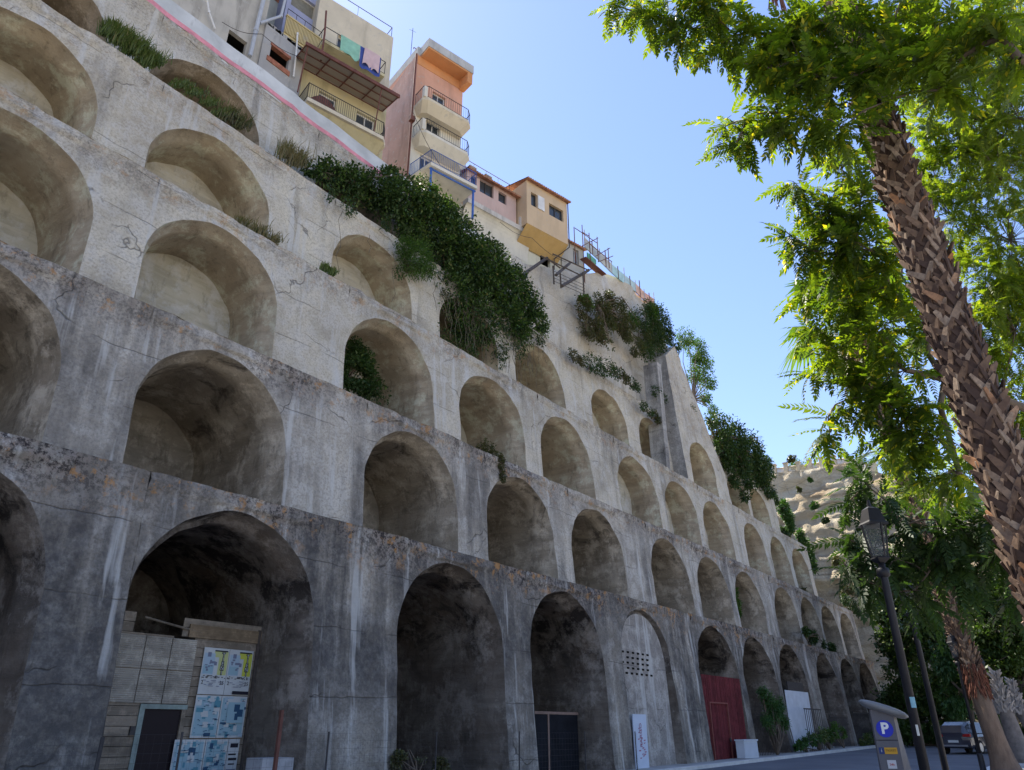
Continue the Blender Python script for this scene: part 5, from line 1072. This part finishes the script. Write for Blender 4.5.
mb = MB(); mb.add([mp(-.10, .106, H-.455), mp(-.05, .106, H-.455), mp(-.05, .106, H-.39), mp(-.10, .106, H-.39)], [(0,1,2,3)]); mb.build('sticker', flat('lab_blue', (.03,.05,.16)), pm); text('i', .055, mp(-.075, .108, H-.42), flat('lab_w', (.6,.6,.5)), pm, rot=(PI/2, 0, rotz))
mb = MB(); mb.add([mp(-.045, .106, H-.455), mp(.085, .106, H-.455), mp(.085, .106, H-.39), mp(-.045, .106, H-.39)], [(0,1,2,3)]); mb.build('sticker', flat('lab_orange', (.55,.30,.04)), pm)
text('TICKET', .032, mp(.02, .108, H-.42), flat('lab_br', (.22,.12,.03)), pm, rot=(PI/2, 0, rotz))
mb = MB(); mb.add([mp(-.04, .106, H-.60), mp(.05, .106, H-.60), mp(.05, .106, H-.515), mp(-.04, .106, H-.515)], [(0,1,2,3)]); mb.build('sticker', flat('lab_white', (.50,.50,.52)), pm); text('24h', .034, mp(.005, .108, H-.56), flat('lab_red', (.4,.06,.06)), pm, rot=(PI/2, 0, rotz))
# ---------------- car ----------------
cx, cy = daz(80.55, 47.5); cz = gz(cx, cy); car = thing('parked_car', 'dark grey hatchback seen from behind on the road between the lamp posts', 'car', (cx, cy, cz)); ch = R(-14)
ce = Vector((math.cos(ch), math.sin(ch), 0)); cn = Vector((-math.sin(ch), math.cos(ch), 0))
def cp(l, s, z): q = Vector((cx, cy, 0)) + ce*l + cn*s; return (q.x, q.y, cz+z)
M_car = NT('car_paint').fin((.035,.037,.05), .25, .6); M_car.node_tree.nodes['Principled BSDF'].inputs['Coat Weight'].default_value = .6
M_tyre = flat('tyre_rubber', (.015,.015,.016), .9); M_rim = NT('alloy').fin((.45,.45,.47), .35, .5, .8)
st_ = [(-.05, .55, .42, .82, 1.00, .58), (.12, .30, .80, .88, 1.34, .60), (.55, .27, .88, .92, 1.50, .62), (1.3, .24, .90, .94, 1.56, .66), (2.2, .24, .90, .94, 1.53, .66), (2.9, .24, .90, .93, 1.15, .66), (3.3, .25, .90, .88, .98, .7), (4.1, .30, .86, .80, .85, .66), (4.3, .45, .66, .6, .70, .5)]
mb = MB(); vs = []
for (l, zb_, wl_, zw, zr, wr) in st_:
    zb2 = zb_; ring = [(-wl_*.92, zb2), (-wl_, zb2+.15), (-wl_, max(zb2+.2, zw-.12)), (-wl_*.96, zw), (-wr, max(zw+.02, zr-.07)), (-wr*.8, max(zw+.03, zr)), (wr*.8, max(zw+.03, zr)), (wr, max(zw+.02, zr-.07)), (wl_*.96, zw), (wl_, max(zb2+.2, zw-.12)), (wl_, zb2+.15), (wl_*.92, zb2)]
    vs += [cp(l, s, z) for s, z in ring]
n = 12; mb.add(vs, [(i*n+k, i*n+(k+1)%n, (i+1)*n+(k+1)%n, (i+1)*n+k) for i in range(len(st_)-1) for k in range(n)] + [tuple(range(n)), tuple((len(st_)-1)*n+k for k in range(n))[::-1]]); mb.build('body', M_car, car, smooth=False)
mb = MB(); mb.quad(cp(.0, -.58, 1.02), cp(.0, .58, 1.02), cp(.2, .52, 1.36), cp(.2, -.52, 1.36)); mb.build('rear_window', M_glass, car)
for s in (-1, 1):
    mb = MB(); mb.quad(cp(.5, s*.925, .98), cp(2.85, s*.935, .96), cp(2.3, s*.70, 1.44), cp(.8, s*.70, 1.44)); mb.build('side_window', M_glass, car)
    mb = MB(); mb.box((0,0,0), (.001,.001,.001)); mb = MB(); mb.obox(cp(.02, s*.66, .88), (.14, .34, .13), Matrix.Rotation(ch, 3, 'Z')); mb.build('tail_light', flat('tail_red', (.35,.02,.02), .3), car)
    mb = MB(); mb.obox(cp(2.7, s*1.02, 1.0), (.12, .2, .13), Matrix.Rotation(ch, 3, 'Z')); mb.build('wing_mirror', M_car, car)
    for l in (.75, 3.45):
        w = thing if 0 else None; mb = MB(); c1, c2 = Vector(cp(l, s*.74, .33)), Vector(cp(l, s*.93, .33)); mb.tube([c1, c2], .33, 20); wh = mb.build('wheel', M_tyre, car)
        mb = MB(); mb.tube([c2 - (c2-c1)*.02, c2 + (c2-c1).normalized()*.012], .21, 16); mb.build('rim', M_rim, wh)
mb = MB(); mb.obox(cp(-.04, 0, .52), (.1, 1.66, .26), Matrix.Rotation(ch, 3, 'Z')); mb.build('bumper', M_car, car); mb = MB(); mb.obox(cp(-.09, 0, .40), (.06, 1.3, .08), Matrix.Rotation(ch, 3, 'Z')); mb.build('trim', M_rim, car)
mb = MB(); mb.obox(cp(-.10, 0, .60), (.02, .5, .11), Matrix.Rotation(ch, 3, 'Z')); mb.build('number_plate', flat('plate', (.6,.6,.58)), car)
# ---------------- palms ----------------
tb = NT('palm_boot'); rnd = tb.geo.outputs['Random Per Island']
c_ = tb.ramp(rnd, [(0, (.05,.032,.025)), (.4, (.12,.075,.05)), (.7, (.20,.13,.085)), (.93, (.33,.25,.18)), (1, (.36,.15,.05))]); c_ = tb.mix(tb.ramp(tb.noise(14, 5, .7), [(.35, .6), (.6, 0)]), c_, (.055,.035,.03))
tb.bump(tb.noise(25, 4), .4, .01); M_boot = tb.fin(c_, .85, .2)
M_core = simple('palm_fibre', (.055,.033,.024), .95, .4, 20); M_smooth = simple('palm_smooth_bark', (.17,.115,.08), .9, .3, 8, bump=.6, streak=True)
def boots(par, path, rad, rows, per, size, seed=1, name='bark', lift=.5):
    r = random.Random(seed); mb = MB(); pts = [Vector(p) for p in path]; n = rows*per
    def P_(q): q = q*(len(pts)-1); i = min(int(q), len(pts)-2); return pts[i].lerp(pts[i+1], q-i)
    for k in range(n):
        q = (k + r.random()*.5) / n; c = P_(q); ax = (P_(min(1, q+.02)) - P_(max(0, q-.02))).normalized(); a = k*2.399963; R_ = rad(q)
        o = (Vector((1,0,0)) - ax*ax.x).normalized(); o2 = ax.cross(o); out = o*math.cos(a) + o2*math.sin(a); tan = ax.cross(out)
        s = size*(.65+.75*r.random())
        for sg in (-1, 1):                       # each leaf base splits into two crossing straps
            lean = sg*(.42 + .38*r.random()); up = (ax*math.cos(lean) + tan*math.sin(lean)).normalized(); sd_ = up.cross(out).normalized()
            b = c + out*(R_*.93) - ax*s*.3; w0, w1, w2 = s*.27, s*.21, s*.10; L = s*(1.15+.45*r.random())
            m = b + up*L*.55 + out*s*.10; e = b + up*L + out*s*lift*(.5+.6*r.random()); th = out*s*.10
            vs = [b-sd_*w0, b+sd_*w0, m+sd_*w1, m-sd_*w1, e+sd_*w2, e-sd_*w2]; vs += [v - th for v in vs]
            mb.add(vs, [(0,1,2,3), (3,2,4,5), (7,6,9,8), (8,9,11,10), (0,3,9,6), (3,5,11,9), (2,1,7,8), (4,2,8,10), (5,4,10,11)])
    return mb.build(name, M_boot, par)
def fanpalm_crown(par, c, n, R_, mat, seed=1, low=-.9):
    """costapalmate fans on long stalks: one mesh for the stalks, one for the fans"""
    r = random.Random(seed); st = MB(); Vs = []; F = []
    for k in range(n):
        a = r.random()*2*PI; el = low + (1.45-low)*((k+.5)/n); d = Vector((math.cos(a)*math.cos(el), math.sin(a)*math.cos(el), math.sin(el))); L = R_*(.55+.15*r.random())
        m = c + d*L*.5 + Vector((0,0,.12*R_)); e = c + d*L; st.tube([c, m, e], [.03, .022, .016], 4)
        side = d.cross(Vector((0,0,1))).normalized(); nn = side.cross(d).normalized(); fr = R_*.5*(.85+.3*r.random()); K = 22
        for i in range(K):
            t_ = (i/(K-1)-.5)*2; an = t_*1.75; dd = (d*math.cos(an) + side*math.sin(an)).normalized(); ln_ = fr*(1-.25*abs(t_)); wv = dd.cross(nn).normalized()*fr*.052
            p0 = e; p1 = e + dd*ln_*.6 + nn*.03*R_*math.cos(t_*2); p2 = e + dd*ln_ - Vector((0,0, ln_*(.22+.35*r.random())))
            b = len(Vs); Vs += [p0 - wv*.3, p0 + wv*.3, p1 + wv, p1 - wv, p2 + wv*.15, p2 - wv*.15]; F += [(b, b+1, b+2, b+3), (b+3, b+2, b+4, b+5)]
    st.build('leaf_stalk', simple('palm_stalk', (.16,.20,.06), .6), par)
    return npmesh('fronds', np.array([tuple(v) for v in Vs]), np.array(F), mat, par)
L_fan = leafmat('fan_leaf', [(.055,.10,.02), (.13,.20,.035)], .4, pscale=.3); L_dead = leafmat('dead_frond', [(.20,.12,.06), (.30,.20,.11)], .25)
# the near palm
b0, b1 = atd(1034, 540, 6.9), atd(876, 95, 7.15); ax = (b1-b0); g0 = b0 - ax*((b0.z-.1)/ax.z); top = b1 + ax*.95
pth = [g0 + (top-g0)*k/8 + Vector((.0, .06*math.sin(k/8*PI), 0)) for k in range(9)]
pl = thing('palm_tree', 'big palm rising through the leaves at the right with a thick criss-cross booted trunk', 'palm tree', tuple(g0), 'palms along the pavement')
rad = lambda q: .195 - .035*q
mb = MB(); mb.tube([pth[0]-Vector((0,0,.3))] + pth, [.34] + [rad(k/8)*.95 for k in range(9)], 16); mb.build('trunk', M_core, pl, smooth=True)
boots(pl, pth, rad, 92, 12, .112, 3, lift=.25)
fanpalm_crown(pl, pth[-1] + Vector((0,0,.2)), 34, 2.3, L_fan, 5, low=.15)
mb = MB(); rs = random.Random(3)
for (x, y) in ((775, -4), (781, 4), (838, -2), (845, 6), (832, 2)):
    c = atd(x, y, 7.4)
    for k in range(16): a = rs.random()*2*PI; o_ = Vector((math.cos(a), math.sin(a), 0))*.05*rs.random(); mb.tube([c+o_+Vector((0,0,.25)), c+o_*1.6, c+o_*2.2-Vector((0,0,.08+.12*rs.random()))], .007, 3)
mb.build('fruit_stalk', simple('dry_fruit_stalk', (.20,.10,.07), .9), pl)
# the second palm
def palm2(lab, base, topp, r0, zsm, seed, crown=True, R_=1.9, nb=(70, 10), bs=.19):
    t = thing('palm_tree', lab, 'palm tree', tuple(base), 'palms along the pavement'); base = Vector(base); topp = Vector(topp); H_ = topp.z-base.z
    P_ = [base + (topp-base)*k/8 for k in range(9)]; mb = MB(); zs = [0, .12, .45, .9, zsm, zsm+.05, H_]
    mb.tube([base.lerp(topp, z/H_) for z in zs], [r0*1.9, r0*1.55, r0*1.2, r0*1.02, r0*.9, r0*.8, r0*.62], 18); mb.build('trunk', M_smooth, t, smooth=True)
    q0 = zsm/H_; P2 = [base.lerp(topp, q0 + (1-q0)*k/8) for k in range(9)]; boots(t, P2, lambda q: r0*(.92-.25*q), nb[0], nb[1], bs, seed)
    return t, P2
bx_, by_ = daz(82.95, 27); bz_ = gz(bx_, by_)+.12
tp2 = atd(850, 322, 27.8); t2, P2 = palm2('second palm with smooth brown foot, reddish fibre collar and booted stem behind the lamps', (bx_, by_, bz_), tp2, .27, 2.5, 7)
fanpalm_crown(t2, Vector(tp2), 40, 2.7, L_fan, 9, low=-.5)
mb = MB(); rs = random.Random(4); zc2 = 2.55
for k in range(260):
    a = rs.random()*2*PI; c = Vector((bx_, by_, bz_)).lerp(tp2, zc2/(tp2.z-bz_)) + Vector((math.cos(a), math.sin(a), 0))*.27; d_ = Vector((math.cos(a), math.sin(a), 0)); z1 = rs.uniform(-.35, .45)
    mb.tube([c + Vector((0,0,z1)), c + d_*.04 + Vector((0,0,z1-.12)), c + d_*(.04+.08*rs.random()) + Vector((0,0,z1-.26))], [.022, .022, .006], 4)
mb.build('fibre_collar', simple('reddish_fibre', (.13,.05,.03), .95, .4, 10), t2)
mb = MB()
for k in range(9): a = 2*PI*k/9; d_ = Vector((math.cos(a), math.sin(a), 0)); mb.tube([Vector((bx_,by_,bz_+.08)) + d_*.45, Vector((bx_,by_,bz_+.03)) + d_*(.8+.2*rs.random())], [.06, .01], 4)
mb.build('root_flare', M_smooth, t2)
mb = MB(); Vs = []; F = []
for k in range(260):
    a = rs.random()*2*PI; d_ = Vector((math.cos(a), math.sin(a), 0)); c = Vector(tp2) - Vector((0,0,.2+1.2*rs.random())) + d_*.25; L = .9+.9*rs.random(); e = c + d_*L*.45 - Vector((0,0,L)); s_ = d_.cross(Vector((0,0,1)))*.05; b = len(Vs); Vs += [c-s_, c+s_, e+s_*.4, e-s_*.4]; F.append((b,b+1,b+2,b+3))
npmesh('dead_skirt', np.array([tuple(v) for v in Vs]), np.array(F), L_dead, t2)
# third and fourth: trimmed young palms
M_palebt = simple('pale_cut_boot', (.30,.27,.245), .9, .2, 6)
for k, (az, d, xx, yy, lab) in enumerate(((83.9, 36, 1003, 690, 'short trimmed palm with pale pointed top near the right edge'), (85.2, 44, 1018, 693, 'small pale topped trimmed palm touching the right edge'))):
    x, y = daz(az, d); z = gz(x, y)+.12; t = thing('palm_tree', lab, 'palm tree', (x, y, z), 'palms along the pavement'); tp_ = atd(xx, yy+14, d); b = Vector((x, y, z)); mb = MB()
    mb.tube([b, b.lerp(tp_, .08), b.lerp(tp_, .3), b.lerp(tp_, .85), tp_], [.48, .42, .32, .25, .28], 14); mb.build('trunk', simple('grey_palm_bark', (.17,.145,.13), .95, .3, 5, bump=.6), t, smooth=True)
    up_ = tp_ + Vector((0,0,1.1)); P_ = [tp_ - Vector((0,0,.3)), tp_, tp_.lerp(up_, .5), up_]; o = boots(t, P_, lambda q: .30*(1-q)+.03, 9, 9, .19, 20+k); o.data.materials[0] = M_palebt
# ---------------- pinnate-leaved trees ----------------
def pinnate(pairs, ll, lw, L, curve=.35, fold=.25, seed=0):
    r = np.random.default_rng(seed); V = []; F = []
    def ax(t): return np.array([L*t, 0, -curve*L*t*t])
    for i in range(4):
        a, b = ax(i/4), ax((i+1)/4); k = len(V); V += [a+[0,.003,0], a-[0,.003,0], b-[0,.003,0], b+[0,.003,0]]; F.append((k,k+1,k+2,k+3))
    for i in range(pairs):
        t = .14 + .82*i/(pairs-1); s = ll*(.75+.4*math.sin(PI*min(1, t*1.05)))*(1+.12*r.normal()); c = ax(t)
        for sg in (-1, 1):
            an = R(62 - 22*t + 8*r.normal()); d = np.array([math.cos(an), sg*math.sin(an), -.25 - fold*r.random()]); d /= np.linalg.norm(d)
            n_ = np.cross(d, [0,0,1.]); n_ /= np.linalg.norm(n_); k = len(V)
            V += [c, c + d*s*.35 + n_*lw*.5, c + d*s, c + d*s*.35 - n_*lw*.5]; F.append((k,k+1,k+2,k+3))
    c = ax(1.); k = len(V); d = np.array([.9, 0, -.5]); V += [c, c+d*ll*.35+[0,lw*.5,0], c+d*ll, c+d*ll*.35-[0,lw*.5,0]]; F.append((k,k+1,k+2,k+3))
    return np.array(V), np.array(F)
TP = [pinnate(9, .098, .042, .44, .30, seed=1), pinnate(11, .09, .038, .5, .5, seed=2), pinnate(8, .095, .042, .36, .2, seed=3)]
def sprays(name, tips, dirs, mat, par, per=7, scale=1., seed=1, droop=.35, spread=.9):
    r = np.random.default_rng(seed); VV = []; FF = []; off = 0
    n = len(tips); P_ = np.repeat(tips, per, 0); Dm = np.repeat(dirs, per, 0); Dm = Dm/np.linalg.norm(Dm, axis=1, keepdims=True)
    P_ = P_ - Dm * (r.random(len(P_))**1.5)[:, None] * .28 * scale
    d = Dm + r.normal(size=P_.shape)*spread; d[:, 2] -= droop; X, Y, Z = rotm(d, r.normal(size=len(P_))*.35)
    neg = Z[:, 2] < 0; Y[neg] *= -1; Z[neg] *= -1
    s = scale*(.7+.5*r.random(len(P_))); kind = r.integers(0, 3, len(P_))
    for q in range(3):
        m = kind == q; V, F = TP[q]; A = P_[m][:, None, :] + s[m][:, None, None]*(V[None, :, 0:1]*X[m][:, None] + V[None, :, 1:2]*Y[m][:, None] + V[None, :, 2:3]*Z[m][:, None])
        VV.append(A.reshape(-1, 3)); FF.append((F[None] + (np.arange(m.sum())*len(V))[:, None, None]).reshape(-1, 4) + off); off += m.sum()*len(V)
    return npmesh(name, np.concatenate(VV), np.concatenate(FF), mat, par)
def ptree(name, label, base, crotch, clusters, d, per_px, mat, seed, scale=1., r0=.16, hubs=5, depth=.9, per=7, grow=1.0, **kw):
    """clusters: (px, py, radius px[, distance]); limbs run from the crotch to every cluster, twigs to every spray"""
    r = random.Random(seed); t = thing(name, label, 'tree', tuple(base), 'leafy trees on the right'); base = Vector(base); crotch = Vector(crotch)
    mb = MB(); mb.tube([base-Vector((0,0,.2)), base+Vector((0,0,.3)), base.lerp(crotch, .5)+Vector((.1,.06,0)), crotch], [r0*1.5, r0*1.15, r0, r0*.8], 12); mb.build('trunk', M_bark, t, smooth=True)
    C = []
    for q in clusters:
        x, y, rp = q[:3]; dd = q[3] if len(q) > 3 else d; bl_ = blobd(x, y, rp*grow, dd); C.append(bl_)
    mb = MB(); cs = sorted(C, key=lambda q: (Vector(q[:3])-crotch).length); nodes = [(crotch, r0*.5)]
    for q in cs:
        c = Vector(q[:3]); L0 = (c-crotch).length; n0, rn = min(nodes, key=lambda k: (k[0]-c).length + .35*(k[0]-crotch).length)
        L = (c-n0).length; w_ = Vector((r.uniform(-.12,.12), r.uniform(-.12,.12), r.uniform(.0,.16)))*L; r1 = max(.012*scale, rn*.62)
        k = max(2, int(L/.5)); P_ = [n0.lerp(c, i/k) + w_*math.sin(PI*i/k) for i in range(k+1)]
        mb.tube(P_, [rn*.8 + (r1-rn*.8)*i/k for i in range(k+1)], 7, cap=False)
        for i in range(1, k+1): nodes.append((P_[i], rn*.8 + (r1-rn*.8)*i/k))
    tips = []; dirs = []
    for q in C:
        c = Vector(q[:3]); k = max(2, int(per_px*(q[3]/scale)**2*10)); 
        for _ in range(k):
            v = Vector((r.gauss(0,1), r.gauss(0,1), r.gauss(0,1))).normalized()*(.3+.7*r.random()**.5); e = Vector((c.x+v.x*q[3], c.y+v.y*q[3]*depth, c.z+v.z*q[5])); tips.append(e); dd = (e-c); dd = dd if dd.length > .02 else Vector((1,0,0)); dirs.append(dd.normalized()+Vector((0,0,-.1)))
            mb.tube([c, c.lerp(e, .5)+Vector((0,0,.05*scale)), e], [.008*scale, .006*scale, .003*scale], 4, cap=False)
    mb.build('limbs', M_twig, t, smooth=True); sprays('crown', np.array([tuple(v) for v in tips]), np.array([tuple(v) for v in dirs]), mat, t, per, scale, seed, **kw)
    return t
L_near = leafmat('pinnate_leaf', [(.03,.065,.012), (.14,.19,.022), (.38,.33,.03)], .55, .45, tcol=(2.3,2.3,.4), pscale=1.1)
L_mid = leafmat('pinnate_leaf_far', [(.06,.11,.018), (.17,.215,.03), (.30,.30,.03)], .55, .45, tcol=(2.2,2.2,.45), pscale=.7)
L_shade = leafmat('pinnate_leaf_shaded', [(.022,.045,.014), (.055,.09,.022)], .35, .5, pscale=.7)  # darker copy of the pinnate leaf, the low tree's shade painted into its colours
def gb(x, y, dz=.1): return (x, y, gz(x, y)+dz)
near = [(612,4,14),(640,14,18),(668,20,18),(690,28,18),(715,12,22),(735,35,22),(745,64,14),(762,38,26),(790,22,28),(772,70,22),(800,62,28),(830,25,30),(822,80,26),(862,35,30),(850,78,22),(895,20,30),(900,60,28),(935,30,30),(965,55,30),(995,25,30),(725,126,12),(745,120,16),(768,112,18),(792,118,20),(815,120,22),(842,128,20),(735,145,7),(1020,60,24),(940,90,22),(700,4,20),(890,100,16)]
ptree('near_tree', 'tree whose bright feathery branches hang across the top right of the sky', gb(8.6, -3.4), Vector((8.2, -2.6, 6.0)), near, 6.4, 6.0, L_near, 201, grow=1.08, scale=.80, hubs=6, depth=.9)
mid = [(800,188,18,9),(818,205,18,9),(842,170,20,9),(835,215,20,9),(790,235,12,9),(808,250,18,9),(860,205,22,9),(838,255,22,9),(870,250,22,9),(812,285,14,9.5),(890,285,22,9.5),(905,235,18,10),(850,300,24,9.5),(820,330,18,10),(880,335,24,9.5),(845,360,22,9.5),(905,370,24,9.5),(815,375,12,10),(868,395,24,9.5),(835,405,14,9.5),(920,410,24,9.5),(895,435,20,9.5),(940,440,22,9.5),(960,475,20,9.5),(830,432,8,9.5),(925,330,20,10),(945,380,22,10)]
ptree('middle_tree', 'leafy tree between the two palms with drooping feathery leaves', gb(12.5, -1.6), Vector((12.0, -1.0, 4.6)), mid, 9.3, 5.2, L_near, 202, grow=1.25, scale=.95, hubs=6, depth=1.0)
low = [(862,478,12),(850,500,12),(868,520,14),(885,500,16),(905,525,22),(875,550,16),(935,520,22),(965,535,22),(995,520,22),(900,560,20),(935,560,22),(970,570,22),(1005,560,24),(865,580,12),(890,595,14),(1020,600,14),(915,590,12),(850,540,8),(845,565,8)]
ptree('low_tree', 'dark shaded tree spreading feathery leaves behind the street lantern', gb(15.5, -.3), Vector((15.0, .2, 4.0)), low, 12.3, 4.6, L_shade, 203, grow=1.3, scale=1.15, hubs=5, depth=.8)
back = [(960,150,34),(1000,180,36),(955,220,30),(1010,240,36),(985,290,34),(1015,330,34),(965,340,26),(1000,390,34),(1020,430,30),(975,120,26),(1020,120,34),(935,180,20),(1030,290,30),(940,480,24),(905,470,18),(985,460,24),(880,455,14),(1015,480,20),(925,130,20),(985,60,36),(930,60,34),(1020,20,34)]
ptree('back_tree', 'sunlit yellow green tree with thin open branches filling the right edge', gb(19, -4.0), Vector((18.6, -3.6, 4.5)), back, 18.0, 2.9, L_mid, 204, grow=1.5, scale=1.0, hubs=6, r0=.2, depth=1.0)
